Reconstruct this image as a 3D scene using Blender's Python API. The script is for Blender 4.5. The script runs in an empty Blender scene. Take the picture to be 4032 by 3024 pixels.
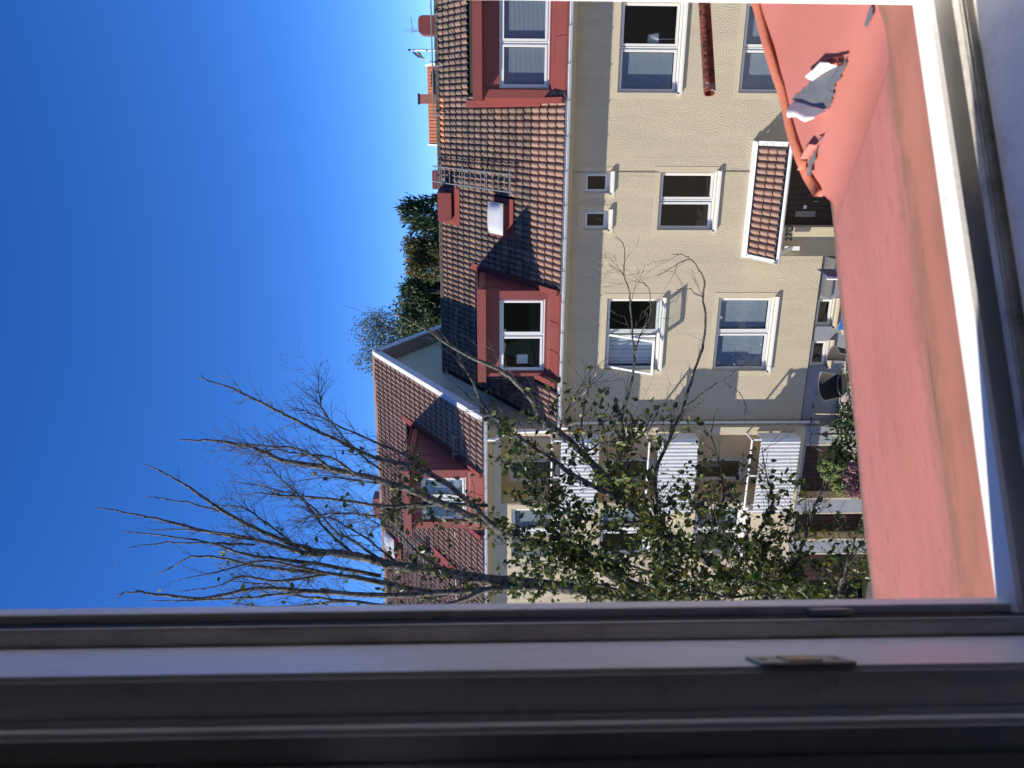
import bpy, bmesh, math, random
from math import sin, cos, tan, pi, radians, sqrt
from mathutils import Vector, Matrix, Euler
random.seed(7)
S = bpy.context.scene
COL = S.collection
# ---------------------------------------------------------------- camera
F = 3030.0                                   # focal length in pixels of a 4032 wide frame
CAM = Vector((0, -18.5, 10.0))
YAW, PIT, ROL = radians(18.957), radians(1.759), radians(-0.193)
fw = Vector((-sin(YAW)*cos(PIT), cos(YAW)*cos(PIT), -sin(PIT)))
rt0 = Vector((cos(YAW), sin(YAW), 0)); up0 = rt0.cross(fw)
rt = rt0*cos(ROL)+up0*sin(ROL); up = -rt0*sin(ROL)+up0*cos(ROL)
cam = bpy.data.cameras.new('camera'); camo = bpy.data.objects.new('camera', cam); COL.objects.link(camo)
M = Matrix.Identity(4)                       # the phone was held upright, its picture lies on its side
for i, a in enumerate((-up, rt, -fw)):
    for j in range(3): M[j][i] = a[j]
M.translation = CAM
camo.matrix_world = M
cam.sensor_fit = 'HORIZONTAL'; cam.sensor_width = 36; cam.lens = 36*F/4032
cam.clip_start = 0.02; cam.clip_end = 3000
cam.dof.use_dof = True; cam.dof.focus_distance = 17; cam.dof.aperture_fstop = 9.0
S.camera = camo
S.render.resolution_x = 1024; S.render.resolution_y = 768
# ---------------------------------------------------------------- light
SUN = Vector((2.2, 1.0, -1.42)).normalized()           # the way the sunlight travels
w = bpy.data.worlds.new('World'); S.world = w; w.use_nodes = True
nt = w.node_tree; nt.nodes.clear()
sky = nt.nodes.new('ShaderNodeTexSky'); sky.sky_type = 'NISHITA'; sky.sun_disc = False
sky.sun_elevation = math.asin(-SUN.z); sky.sun_rotation = math.atan2(-SUN.x, -SUN.y)
sky.altitude = 0; sky.air_density = 0.55; sky.dust_density = 0.0; sky.ozone_density = 5.0
hs = nt.nodes.new('ShaderNodeHueSaturation'); hs.inputs['Saturation'].default_value = 1.20; hs.inputs['Hue'].default_value = .511
bg = nt.nodes.new('ShaderNodeBackground'); bg.inputs[1].default_value = 0.122
wo = nt.nodes.new('ShaderNodeOutputWorld')
nt.links.new(sky.outputs[0], hs.inputs['Color']); nt.links.new(hs.outputs[0], bg.inputs[0]); nt.links.new(bg.outputs[0], wo.inputs[0])
sl = bpy.data.lights.new('sun', 'SUN'); sl.energy = 4.0; sl.angle = radians(0.53); sl.color = (1, .935, .82)
so = bpy.data.objects.new('sun', sl); COL.objects.link(so); so.rotation_euler = SUN.to_track_quat('-Z', 'Y').to_euler()
so.location = (-20, -30, 30)
S.view_settings.view_transform = 'Standard'; S.view_settings.look = 'None'
S.view_settings.gamma = 1; S.view_settings.use_curve_mapping = False
S.view_settings.exposure = 0.95
S.cycles.max_bounces = 8; S.cycles.transparent_max_bounces = 16
# ---------------------------------------------------------------- helpers
def at(x, y, d):                             # point d metres in front of the camera along the sight line of a photo pixel
    return CAM + (rt*((1512-y)/F) - up*((x-2016)/F) + fw)*d

class MB:
    def __init__(s): s.v = []; s.f = []; s.m = []
    def face(s, pts, m=0):
        i = len(s.v); s.v += [tuple(p) for p in pts]; s.f.append(tuple(range(i, i+len(pts)))); s.m.append(m); return s
    def hexa(s, p, m=0):                     # p: 4 bottom corners counter-clockwise, 4 top
        i = len(s.v); s.v += [tuple(q) for q in p]
        for f in ((3,2,1,0),(4,5,6,7),(0,1,5,4),(1,2,6,5),(2,3,7,6),(3,0,4,7)):
            s.f.append(tuple(i+k for k in f)); s.m.append(m)
        return s
    def box(s, a, b, m=0):
        x0,x1 = sorted((a[0],b[0])); y0,y1 = sorted((a[1],b[1])); z0,z1 = sorted((a[2],b[2]))
        return s.hexa([(x0,y0,z0),(x1,y0,z0),(x1,y1,z0),(x0,y1,z0),(x0,y0,z1),(x1,y0,z1),(x1,y1,z1),(x0,y1,z1)], m)
    def obox(s, o, u, v, w_, m=0):           # oriented box, corner o, edges u v w
        o, u, v, w_ = map(Vector, (o,u,v,w_))
        return s.hexa([o, o+u, o+u+v, o+v, o+w_, o+u+w_, o+u+v+w_, o+v+w_], m)
    def prism(s, poly, d, m=0):              # polygon (3d points) extruded by vector d
        d = Vector(d); P = [Vector(p) for p in poly]; n = len(P)
        nrm = Vector((0,0,0))
        for k in range(n): nrm += P[k].cross(P[(k+1)%n])
        if nrm.dot(d) < 0: P.reverse()
        i = len(s.v); s.v += [tuple(p) for p in P]+[tuple(p+d) for p in P]
        s.f.append(tuple(i+k for k in reversed(range(n)))); s.f.append(tuple(i+n+k for k in range(n))); s.m += [m, m]
        for k in range(n):
            s.f.append((i+k, i+(k+1)%n, i+n+(k+1)%n, i+n+k)); s.m.append(m)
        return s
    def tube(s, pts, r, n=6, cap=True, m=0):
        P = [Vector(p) for p in pts]; R = r if isinstance(r, (list, tuple)) else [r]*len(P)
        i0 = len(s.v); ref = None
        for k, p in enumerate(P):
            t = (P[min(k+1, len(P)-1)]-P[max(k-1, 0)])
            if t.length < 1e-9: t = Vector((0,0,1))
            t.normalize()
            if ref is None: ref = Vector((0,0,1)) if abs(t.z) < .9 else Vector((1,0,0))
            a = t.cross(ref)
            if a.length < 1e-5: a = t.orthogonal()
            a.normalize(); b = t.cross(a); ref = -b if False else ref
            for q in range(n):
                an = 2*pi*q/n; s.v.append(tuple(p+(a*cos(an)+b*sin(an))*R[k]))
        for k in range(len(P)-1):
            for q in range(n):
                a0 = i0+k*n+q; a1 = i0+k*n+(q+1)%n
                s.f.append((a0, a1, a1+n, a0+n)); s.m.append(m)
        if cap:
            s.f.append(tuple(i0+q for q in reversed(range(n)))); s.f.append(tuple(i0+(len(P)-1)*n+q for q in range(n))); s.m += [m, m]
        return s
    def panel(s, o, u, v, w_, W, H, holes, m=0):
        """slab W x H spanned by unit u, v at o, thickness vector w_ (to the back), with rectangular holes (a0,a1,b0,b1)"""
        o, u, v, w_ = map(Vector, (o,u,v,w_))
        xs = sorted({0, W, *[h[i] for h in holes for i in (0,1)]}); ys = sorted({0, H, *[h[i] for h in holes for i in (2,3)]})
        xs = [x for x in xs if 0 <= x <= W]; ys = [y for y in ys if 0 <= y <= H]
        def hole(x, y): return any(h[0] < x < h[1] and h[2] < y < h[3] for h in holes)
        nx, ny = len(xs)-1, len(ys)-1
        solid = [[not hole((xs[i]+xs[i+1])/2, (ys[j]+ys[j+1])/2) for j in range(ny)] for i in range(nx)]
        def S_(i, j): return 0 <= i < nx and 0 <= j < ny and solid[i][j]
        P = lambda x, y, k: o+u*x+v*y+w_*k
        for i in range(nx):
            for j in range(ny):
                if not solid[i][j]: continue
                x0,x1,y0,y1 = xs[i],xs[i+1],ys[j],ys[j+1]
                s.face([P(x0,y0,0),P(x1,y0,0),P(x1,y1,0),P(x0,y1,0)], m)
                s.face([P(x0,y1,1),P(x1,y1,1),P(x1,y0,1),P(x0,y0,1)], m)
                if not S_(i-1,j): s.face([P(x0,y0,1),P(x0,y0,0),P(x0,y1,0),P(x0,y1,1)], m)
                if not S_(i+1,j): s.face([P(x1,y0,0),P(x1,y0,1),P(x1,y1,1),P(x1,y1,0)], m)
                if not S_(i,j-1): s.face([P(x0,y0,1),P(x1,y0,1),P(x1,y0,0),P(x0,y0,0)], m)
                if not S_(i,j+1): s.face([P(x0,y1,0),P(x1,y1,0),P(x1,y1,1),P(x0,y1,1)], m)
        return s
    def mesh(s, name, mats, smooth=False):
        me = bpy.data.meshes.new(name); me.from_pydata(s.v, [], s.f)
        for mt in (mats if isinstance(mats, (list, tuple)) else [mats]): me.materials.append(mt)
        if any(s.m): me.polygons.foreach_set('material_index', s.m)
        if smooth: me.polygons.foreach_set('use_smooth', [True]*len(s.f))
        me.update(); return me
    def build(s, name, mats, parent=None, smooth=False, local=False):
        o = bpy.data.objects.new(name, s.mesh(name, mats, smooth)); COL.objects.link(o)
        if parent is not None: attach(o, parent, local)
        return o
def attach(o, parent, local=False):
    o.parent = parent
    if not local and parent.type == 'EMPTY': o.matrix_parent_inverse = Matrix.Translation(parent.location).inverted()
def thing(name, label, cat, loc, group=None, rz=0):
    o = bpy.data.objects.new(name, None); COL.objects.link(o); o.location = loc; o.rotation_euler = (0,0,rz)
    o.empty_display_size = .2
    return tag(o, label, cat, group)
def tag(o, label, cat, group=None):
    o['label'] = label; o['category'] = cat
    if group: o['group'] = group
    return o
def kind(o, k): o['kind'] = k; return o
def weld_bevel(o, width=.004, seg=1):
    bm = bmesh.new(); bm.from_mesh(o.data); bmesh.ops.remove_doubles(bm, verts=bm.verts, dist=1e-5)
    es = [e for e in bm.edges if len(e.link_faces) == 2 and e.calc_face_angle(0) > .5]
    bmesh.ops.bevel(bm, geom=es, offset=width, segments=seg, affect='EDGES', clamp_overlap=True)
    bm.to_mesh(o.data); bm.free(); return o
# ---------------------------------------------------------------- materials
def mat(name, col, rough=.7, var=.12, scale=3., bump=0., bscale=60., spec=.4, metal=0., stain=None, stain_amt=0., stain_scale=1.5, stain_edge=(.45,.65), stretch=(1,1,1), rand=0., trans=0., fleck=None, streak=None):
    m = bpy.data.materials.new(name); m.use_nodes = True; n = m.node_tree; N = n.nodes; L = n.links
    b = N['Principled BSDF']; b.inputs['Roughness'].default_value = rough; b.inputs['Metallic'].default_value = metal
    b.inputs['Specular IOR Level'].default_value = spec
    tc = N.new('ShaderNodeTexCoord'); mp = N.new('ShaderNodeMapping'); mp.inputs['Scale'].default_value = stretch
    L.new(tc.outputs['Object'], mp.inputs[0])
    nz = N.new('ShaderNodeTexNoise'); nz.inputs['Scale'].default_value = scale; nz.inputs['Detail'].default_value = 6; nz.inputs['Roughness'].default_value = .65
    L.new(mp.outputs[0], nz.inputs['Vector'])
    mr = N.new('ShaderNodeMapRange'); mr.inputs[1].default_value = .25; mr.inputs[2].default_value = .75; mr.inputs[3].default_value = 1-var; mr.inputs[4].default_value = 1+var
    L.new(nz.outputs[0], mr.inputs[0])
    val = mr.outputs[0]
    if rand:
        oi = N.new('ShaderNodeObjectInfo'); m2 = N.new('ShaderNodeMapRange'); m2.inputs[3].default_value = 1-rand; m2.inputs[4].default_value = 1+rand
        L.new(oi.outputs['Random'], m2.inputs[0]); mu = N.new('ShaderNodeMath'); mu.operation = 'MULTIPLY'
        L.new(val, mu.inputs[0]); L.new(m2.outputs[0], mu.inputs[1]); val = mu.outputs[0]
        ml = N.new('ShaderNodeMath'); ml.operation = 'MULTIPLY'; ml.inputs[1].default_value = 37.; L.new(oi.outputs['Random'], ml.inputs[0]); L.new(ml.outputs[0], mp.inputs['Location'])
    mx = N.new('ShaderNodeMix'); mx.data_type = 'RGBA'; mx.blend_type = 'MULTIPLY'; mx.inputs[0].default_value = 1
    mx.inputs[6].default_value = (*col, 1); L.new(val, mx.inputs[7]); out = mx.outputs[2]
    def overlay(colr, amt, sc, edge, det=8):
        nonlocal out, mp
        n2 = N.new('ShaderNodeTexNoise'); n2.inputs['Scale'].default_value = sc; n2.inputs['Detail'].default_value = det; n2.inputs['Roughness'].default_value = .7
        L.new(mp.outputs[0], n2.inputs['Vector'])
        r2 = N.new('ShaderNodeMapRange'); r2.inputs[1].default_value = edge[0]; r2.inputs[2].default_value = edge[1]; r2.inputs[4].default_value = amt
        L.new(n2.outputs[0], r2.inputs[0])
        k = N.new('ShaderNodeMix'); k.data_type = 'RGBA'; L.new(r2.outputs[0], k.inputs[0]); L.new(out, k.inputs[6]); k.inputs[7].default_value = (*colr, 1); out = k.outputs[2]
    if stain: overlay(stain, stain_amt, stain_scale, stain_edge)
    if streak:                                # thin run-off marks
        m0 = mp; mp = N.new('ShaderNodeMapping'); mp.inputs['Scale'].default_value = streak[3]; L.new(tc.outputs['Object'], mp.inputs[0]); overlay(streak[0], streak[1], 1., streak[2], 5); mp = m0
    if fleck: overlay(fleck[0], fleck[1], fleck[2], fleck[3], 3)
    L.new(out, b.inputs['Base Color'])
    if bump:
        n3 = N.new('ShaderNodeTexNoise'); n3.inputs['Scale'].default_value = bscale; n3.inputs['Detail'].default_value = 4
        L.new(tc.outputs['Object'], n3.inputs['Vector'])
        bp = N.new('ShaderNodeBump'); bp.inputs['Strength'].default_value = bump; bp.inputs['Distance'].default_value = .02
        L.new(n3.outputs[0], bp.inputs['Height']); L.new(bp.outputs[0], b.inputs['Normal'])
    if trans:
        tr = N.new('ShaderNodeBsdfTranslucent'); L.new(out, tr.inputs[0]); ms = N.new('ShaderNodeMixShader'); ms.inputs[0].default_value = trans
        L.new(b.outputs[0], ms.inputs[1]); L.new(tr.outputs[0], ms.inputs[2]); L.new(ms.outputs[0], N['Material Output'].inputs[0])
    return m
def glassmat(name, tint=(.9,.94,.95), ior=1.6):
    m = bpy.data.materials.new(name); m.use_nodes = True; n = m.node_tree; N = n.nodes; L = n.links; N.clear()
    o = N.new('ShaderNodeOutputMaterial'); t = N.new('ShaderNodeBsdfTransparent'); t.inputs[0].default_value = (*tint, 1)
    g = N.new('ShaderNodeBsdfGlossy'); g.inputs['Roughness'].default_value = .01; fr = N.new('ShaderNodeFresnel'); fr.inputs[0].default_value = ior
    nz = N.new('ShaderNodeTexNoise'); nz.inputs['Scale'].default_value = 2.; tc = N.new('ShaderNodeTexCoord'); L.new(tc.outputs['Object'], nz.inputs['Vector'])
    bp = N.new('ShaderNodeBump'); bp.inputs['Strength'].default_value = .3; bp.inputs['Distance'].default_value = .01; L.new(nz.outputs[0], bp.inputs['Height']); L.new(bp.outputs[0], g.inputs['Normal'])
    mu = N.new('ShaderNodeMath'); mu.operation = 'MULTIPLY'; mu.inputs[1].default_value = 1.5; mu.use_clamp = True; L.new(fr.outputs[0], mu.inputs[0])
    ge = N.new('ShaderNodeNewGeometry'); iv = N.new('ShaderNodeMath'); iv.operation = 'SUBTRACT'; iv.inputs[0].default_value = 1.; L.new(ge.outputs['Backfacing'], iv.inputs[1])
    m3 = N.new('ShaderNodeMath'); m3.operation = 'MULTIPLY'; L.new(mu.outputs[0], m3.inputs[0]); L.new(iv.outputs[0], m3.inputs[1])   # only the outer face of a pane mirrors
    ms = N.new('ShaderNodeMixShader'); L.new(m3.outputs[0], ms.inputs[0]); L.new(t.outputs[0], ms.inputs[1]); L.new(g.outputs[0], ms.inputs[2]); L.new(ms.outputs[0], o.inputs[0])
    return m
m_render = mat('rough_render', (.545,.465,.325), .95, .09, 1.3, 1.0, 44, .1, stain=(.43,.37,.27), stain_amt=.45, stain_scale=1.1, stain_edge=(.48,.7), stretch=(1.6,1,.3), streak=((.36,.31,.225), .5, (.56,.74), (7,7,.28)))
m_smooth = mat('smooth_plaster', (.55,.47,.32), .9, .06, 4, .15, 60, .15)
m_plinth = mat('grey_plinth', (.28,.29,.31), .95, .1, 3, .8, 45, .1)
m_wrender = mat('wing_render', (.56,.475,.33), .95, .07, 2.2, .9, 42, .1)
m_wyellow = mat('loggia_plaster', (.57,.47,.30), .9, .06, 3, .3, 40, .1)
m_shade_metal = mat('shade_darkened_metal', (.16,.16,.16), .5, .1)  # garden chair metal, darkened in colour to stand in for shade
m_tile_old = mat('old_roof_tile', (.17,.124,.10), .9, .2, 5, .35, 70, .2, stain=(.055,.045,.04), stain_amt=.85, stain_scale=4.5, stain_edge=(.50,.62), rand=.16, fleck=((.5,.48,.42), .85, 15, (.64,.70)))
m_tile_mid = mat('mid_roof_tile', (.225,.145,.11), .9, .12, 6, .3, 70, .2, stain=(.09,.07,.06), stain_amt=.5, stain_scale=4, stain_edge=(.53,.66), rand=.12, fleck=((.5,.48,.42), .6, 16, (.70,.75)))
m_tile_new = mat('new_roof_tile', (.28,.172,.13), .85, .08, 6, .2, 70, .2, rand=.07)
m_tile_orange = mat('orange_roof_tile', (.45,.20,.105), .85, .08, 6, .2, 70, .2, rand=.05)
m_tile_wing = mat('wing_roof_tile', (.29,.185,.145), .85, .1, 6, .2, 70, .2, rand=.07)
m_tile_far = mat('far_roof_tile', (.46,.17,.09), .85, .15, 3, .2, 20, .2)
m_ridge = mat('ridge_tile', (.17,.14,.12), .95, .25, 6, .6, 40, .1, stain=(.04,.04,.035), stain_amt=.9, stain_scale=6, stain_edge=(.45,.6))
m_under = mat('roof_underlay', (.03,.025,.022), .95, .1)
m_red = mat('red_sheet', (.21,.056,.046), .5, .08, 2, .12, 2.2, .35, stain=(.28,.06,.045), stain_amt=.5)
m_red_dk = mat('brown_red_sheet', (.19,.05,.04), .5, .08, 2, .1, 3, .35)
m_apron = mat('faded_red_paint', (.46,.172,.147), .75, .07, 22, .05, 160, .3, stain=(.385,.16,.118), stain_amt=.6, stain_scale=6, stain_edge=(.42,.58), stretch=(.45,2.2,1), fleck=((.30,.13,.105), .7, 60, (.57,.66)))
m_aproni = mat('faded_red_inner', (.42,.168,.12), .65, .07, 7, .04, 160, .3, stain=(.31,.14,.09), stain_amt=.8, stain_scale=7, stain_edge=(.45,.6), stretch=(.6,1.6,1))
m_apronr = mat('faded_red_right', (.46,.165,.140), .6, .05, 4, .04, 120, .3, stain=(.43,.155,.105), stain_amt=.6, stain_scale=7, stain_edge=(.48,.62))
m_hem = mat('orange_hem', (.52,.17,.105), .5, .06, 8, .1, 120, .35)
m_dirt = mat('moss_dirt', (.24,.13,.095), .95, .45, 40, .6, 200, .1)
def dirt_band(m, lines, col):
    """dirt gathered along folds: lines are (local y, half width, amount)"""
    n = m.node_tree; N = n.nodes; L = n.links; b = N['Principled BSDF']; src = b.inputs['Base Color'].links[0].from_socket
    tc = N.new('ShaderNodeTexCoord'); sx = N.new('ShaderNodeSeparateXYZ'); L.new(tc.outputs['Object'], sx.inputs[0])
    mp = N.new('ShaderNodeMapping'); mp.inputs['Scale'].default_value = (16, 60, 16); L.new(tc.outputs['Object'], mp.inputs[0])
    nz = N.new('ShaderNodeTexNoise'); nz.inputs['Scale'].default_value = 1.; nz.inputs['Detail'].default_value = 6; nz.inputs['Roughness'].default_value = .68; L.new(mp.outputs[0], nz.inputs['Vector'])
    for (yc, hw, amt) in lines:
        d = N.new('ShaderNodeMath'); d.operation = 'SUBTRACT'; L.new(sx.outputs[1], d.inputs[0]); d.inputs[1].default_value = yc
        ab = N.new('ShaderNodeMath'); ab.operation = 'ABSOLUTE'; L.new(d.outputs[0], ab.inputs[0])
        r = N.new('ShaderNodeMapRange'); r.inputs[1].default_value = 0; r.inputs[2].default_value = hw; r.inputs[3].default_value = .30; r.inputs[4].default_value = -.18; L.new(ab.outputs[0], r.inputs[0])
        ad = N.new('ShaderNodeMath'); ad.operation = 'ADD'; L.new(r.outputs[0], ad.inputs[0]); L.new(nz.outputs[0], ad.inputs[1])
        r2 = N.new('ShaderNodeMapRange'); r2.inputs[1].default_value = .52; r2.inputs[2].default_value = .78; r2.inputs[4].default_value = amt; L.new(ad.outputs[0], r2.inputs[0])
        mx = N.new('ShaderNodeMix'); mx.data_type = 'RGBA'; L.new(r2.outputs[0], mx.inputs[0]); L.new(src, mx.inputs[6]); mx.inputs[7].default_value = (*col, 1); src = mx.outputs[2]
    L.new(src, b.inputs['Base Color'])
dirt_band(m_apron, [(.952,.045,.55), (1.222,.032,.9)], (.20,.125,.085))
dirt_band(m_aproni, [(.952,.05,.55)], (.20,.125,.085))
m_zinc = mat('bare_zinc', (.20,.205,.215), .45, .15, 20, .1, 60, .5, metal=.35, fleck=((.5,.5,.52), .5, 30, (.58,.7)))
m_flap = mat('peeled_paint_back', (.82,.78,.76), .8, .06, 10)
m_white = mat('white_paint', (.80,.785,.74), .45, .04, 5, 0, spec=.45)
m_whitem = mat('white_metal', (.78,.77,.73), .4, .05, 4, .05, 30, .5, stain=(.5,.5,.48), stain_amt=.4, stain_scale=4)
m_verge = mat('weathered_verge', (.66,.65,.62), .6, .1, 4, .1, 30, .3, stain=(.33,.29,.24), stain_amt=.75, stain_scale=7, stain_edge=(.52,.64))
m_frame = mat('window_frame_white', (.74,.725,.68), .4, .03, 5, 0, spec=.45)
m_own = mat('own_window_paint', (.88,.855,.81), .38, .04, 6, .06, 90, .45, stain=(.50,.46,.39), stain_amt=.4, stain_scale=11, stain_edge=(.55,.68), fleck=((.30,.27,.22), .5, 60, (.68,.74)))
m_ownb = mat('own_bare_wood', (.62,.58,.50), .7, .18, 9, .2, 60, .2, stain=(.20,.18,.15), stain_amt=.7, stain_scale=14, stretch=(1,1,.25))
m_gasket = mat('black_gasket', (.015,.014,.014), .7, .2)
m_brass = mat('latch_brass', (.42,.27,.12), .4, .35, 90, metal=.1)
m_steel = mat('latch_steel', (.33,.33,.31), .4, .1, 20, metal=.1)
m_int = mat('interior_plaster', (.22,.21,.20), .9, .05)
m_room = mat('room_paint', (.84,.79,.70), .8, .05)
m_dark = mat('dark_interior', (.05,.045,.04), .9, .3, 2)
m_blind = mat('blind_slat', (.30,.32,.36), .5, .05)
m_curtain = mat('curtain', (.55,.56,.58), .9, .1, 4)
m_brown = mat('dark_brown_wood', (.035,.018,.013), .5, .2, 6, .1, 20, .4, stretch=(4,4,.4))
m_soffit = mat('painted_soffit', (.42,.37,.34), .7, .08)
m_galv = mat('galvanised', (.30,.30,.285), .5, .15, 12, metal=.5)
m_rust = mat('rusty_pipe', (.24,.075,.045), .8, .3, 30, .35, 90, .3, stain=(.07,.025,.018), stain_amt=.9, stain_scale=45, stain_edge=(.5,.58), fleck=((.45,.34,.32), .75, 22, (.56,.66)))
m_glass = glassmat('window_glass')
m_dome = mat('acrylic_dome', (.50,.51,.53), .25, .03, 3, spec=.6)
m_bark = mat('bark', (.17,.16,.135), .95, .35, 25, .8, 90, .1, stain=(.035,.03,.026), stain_amt=.9, stain_scale=22, stain_edge=(.46,.58), fleck=((.34,.27,.06), .7, 9, (.66,.74)))
m_bark2 = mat('far_bark', (.09,.08,.065), .95, .3, 10)
m_leafs = [mat('leaf_%s' % k, c, .42, .25, 30, spec=.45, trans=.38) for k, c in (('dark',(.034,.055,.013)),('mid',(.075,.108,.020)),('olive',(.17,.19,.035)),('yellow',(.26,.20,.03)))]
m_con = [mat('conifer_green', (.022,.045,.020), .6, .3, 8, trans=.1), mat('conifer_light', (.05,.085,.03), .6, .3, 8, trans=.1)]
m_bushl = [mat('bush_green', (.075,.10,.03), .6, .3, 8, trans=.2), mat('bush_olive', (.15,.14,.045), .6, .3, 8, trans=.2), mat('bush_rust', (.24,.11,.045), .6, .3, 8, trans=.2)]
m_birch = [mat('birch_green', (.085,.11,.06), .5, .3, 8, trans=.25), mat('birch_grey', (.15,.17,.11), .5, .3, 8, trans=.25)]
m_rhod = [mat('rhododendron_leaf', (.028,.055,.014), .3, .25, 12, spec=.55, trans=.1), mat('rhododendron_pale', (.075,.11,.035), .3, .25, 12, spec=.55, trans=.1)]
m_hyd = [mat('hydrangea_purple', (.17,.062,.085), .8, .3, 20, trans=.15), mat('hydrangea_dusky', (.11,.045,.07), .8, .3, 20, trans=.15), mat('hydrangea_pale', (.27,.15,.15), .8, .3, 20, trans=.15)]
m_hydg = [mat('hydrangea_green', (.17,.21,.06), .8, .3, 20, trans=.2), mat('hydrangea_olive', (.11,.15,.04), .8, .3, 20, trans=.2)]
m_asph = mat('asphalt', (.10,.098,.095), .95, .15, 3, .4, 60, .1)
m_pav = mat('concrete_paving', (.46,.42,.35), .9, .12, 3, .3, 40, .1)
m_lawn = mat('lawn', (.028,.036,.016), .95, .3, 4, .5, 60, .05)
m_bounce = mat('pale_bounce_ground', (.50,.45,.37), .95, .15, 5, .5, 60, .05)
m_black = mat('black_rubber', (.012,.012,.013), .5, .1)
m_wicker = mat('dark_wicker', (.035,.028,.024), .7, .3, 40, .4, 120)
m_blue = mat('blue_paint', (.03,.16,.50), .45, .05)
m_navy = mat('navy_paint', (.012,.02,.13), .35, .05)
m_yellow = mat('flag_yellow', (.75,.55,.03), .8, .05)
m_flagb = mat('flag_blue', (.015,.06,.22), .8, .05)
m_pale = mat('pale_wood', (.62,.48,.28), .7, .1, 8)
m_cable = mat('cable', (.16,.14,.10), .7, .1)
m_pot = mat('terracotta', (.30,.12,.08), .8, .1)
# ---------------------------------------------------------------- the setting: ground
GZ = 0.9; LZ = -0.6
g = MB(); g.face([(-600,-600,LZ),(600,-600,LZ),(600,600,LZ),(-600,600,LZ)]); kind(g.build('ground', m_lawn), 'structure')
g = MB(); g.box((-7.9,-7.0,LZ-.2),(14,0.0,GZ)); kind(g.build('terrace', m_pav), 'structure')
g = MB(); g.box((-26,-9,LZ-.2),(-7.9,-.3,LZ+.03)); kind(g.build('driveway', m_asph), 'structure')
g = MB(); g.box((-26,-30,LZ-.2),(30,-9.05,LZ+.02)); kind(g.build('bounce_yard', m_bounce), 'structure')  # unseen pale ground, added to bounce warm sunlight onto walls and window
# ---------------------------------------------------------------- windows
def window(parent, x0, x1, z0, z1, Y, mull=(), setback=.12, blind=None, sill=True, surround=True, open_leaf=None, label=None, yout=None, sillmat=None, note=None):
    """timber window facing -Y in a hole x0..x1, z0..z1 of a wall whose outer face is Y; returns the window part"""
    Yf = Y+setback; fwid = .045
    f = MB(); f.panel((x0,Yf,z0),(1,0,0),(0,0,1),(0,.08,0), x1-x0, z1-z0, [(a+fwid/2 if i else a, b-fwid/2 if j else b, fwid, z1-z0-fwid) for a, b, i, j in bays_rel(x0, x1, mull, fwid)])
    win = f.build('window', m_frame, parent)
    if label: win['label'] = label
    b = bays(x0, x1, mull)
    for k, (a, c) in enumerate(b):
        a += .035; c -= .035; za, zc = z0+.05, z1-.05
        Yl = Yf-.014
        piv = None
        l = MB(); l.panel((a,Yl,za),(1,0,0),(0,0,1),(0,.05,0), c-a, zc-za, [(.05, c-a-.05, .055, zc-za-.05)])
        p = MB(); p.box((a+.045,Yl+.018,za+.05),(c-.045,Yl+.026,zc-.045))
        if open_leaf == k:                   # hung at its top, swung out at the bottom
            piv = Matrix.Translation((0,Yl,zc)) @ Matrix.Rotation(radians(-33), 4, 'X') @ Matrix.Translation((0,-Yl,-zc))
            for q in (l, p): q.v = [tuple(piv @ Vector(v)) for v in q.v]
        else:
            t = MB(); t.box((a+.03,Yl-.006,zc-.012),(a+.03+.3*(c-a),Yl,zc-.004))
        so_ = l.build('sash', m_frame, win); p.build('pane', m_glass, win)
        if blind and blind[k % len(blind)]:
            kd = blind[k % len(blind)]; q = MB()
            if kd == 'slats' or kd == 'half':
                zz = zc-.05; bot = za+.06 if kd == 'slats' else za+(zc-za)*.45
                while zz > bot:
                    q.obox((a+.06,Yl+.075,zz),(c-a-.12,0,0),(0,.012,.024),(0,.0009,-.0005)); zz -= .028
                q.build('venetian_blind', m_blind, win)
            else:
                n = 26; pts = []
                w0, w1 = (a+.05, c-.05) if kd == 'curtain' else (a+.05, a+.05+(c-a)*.35)
                for i in range(n+1):
                    x = w0+(w1-w0)*i/n; y = Yf+.16+.022*sin(i*1.7)+.01*sin(i*.7); pts.append((x, y))
                for i in range(n): q.face([(*pts[i],za),(*pts[i+1],za),(*pts[i+1],zc),(*pts[i],zc)])
                q.build('curtain', m_curtain, win, smooth=True)
    if sill:
        s = MB(); s.prism([(x0-.03,Yf+.01,z0+.012),(x0-.03,Y-.075,z0-.035),(x0-.03,Y-.075,z0-.085),(x0-.03,Y-.068,z0-.085),(x0-.03,Y-.068,z0-.045),(x0-.03,Yf+.01,z0+.002)], (x1-x0+.06,0,0))
        for xx in (x0-.032, x1+.028): s.prism([(xx,Yf-.02,z0+.045),(xx,Y-.077,z0+.0),(xx,Y-.077,z0-.087),(xx,Yf-.02,z0-.04)], (.004,0,0))
        s.build('sill', sillmat or m_whitem, win)
    if surround:
        d = .125; q = MB(); q.panel((x0-d,Y-.006,z0-.13),(1,0,0),(0,0,1),(0,.004,0), x1-x0+2*d, z1-z0+.13+d, [(d, d+x1-x0, .13, .13+z1-z0)])
        q.build('plaster_surround', m_smooth, win)
    return win
def bays(x0, x1, mull):
    e = [x0, *mull, x1]; return list(zip(e[:-1], e[1:]))
def bays_rel(x0, x1, mull, fw_):
    r = []; B = bays(x0, x1, mull)
    for k, (a, b) in enumerate(B):
        a -= x0; b -= x0
        r.append((a+(fw_ if k == 0 else 0), b-(fw_ if k == len(B)-1 else 0), k > 0, k < len(B)-1))
    return r
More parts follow.
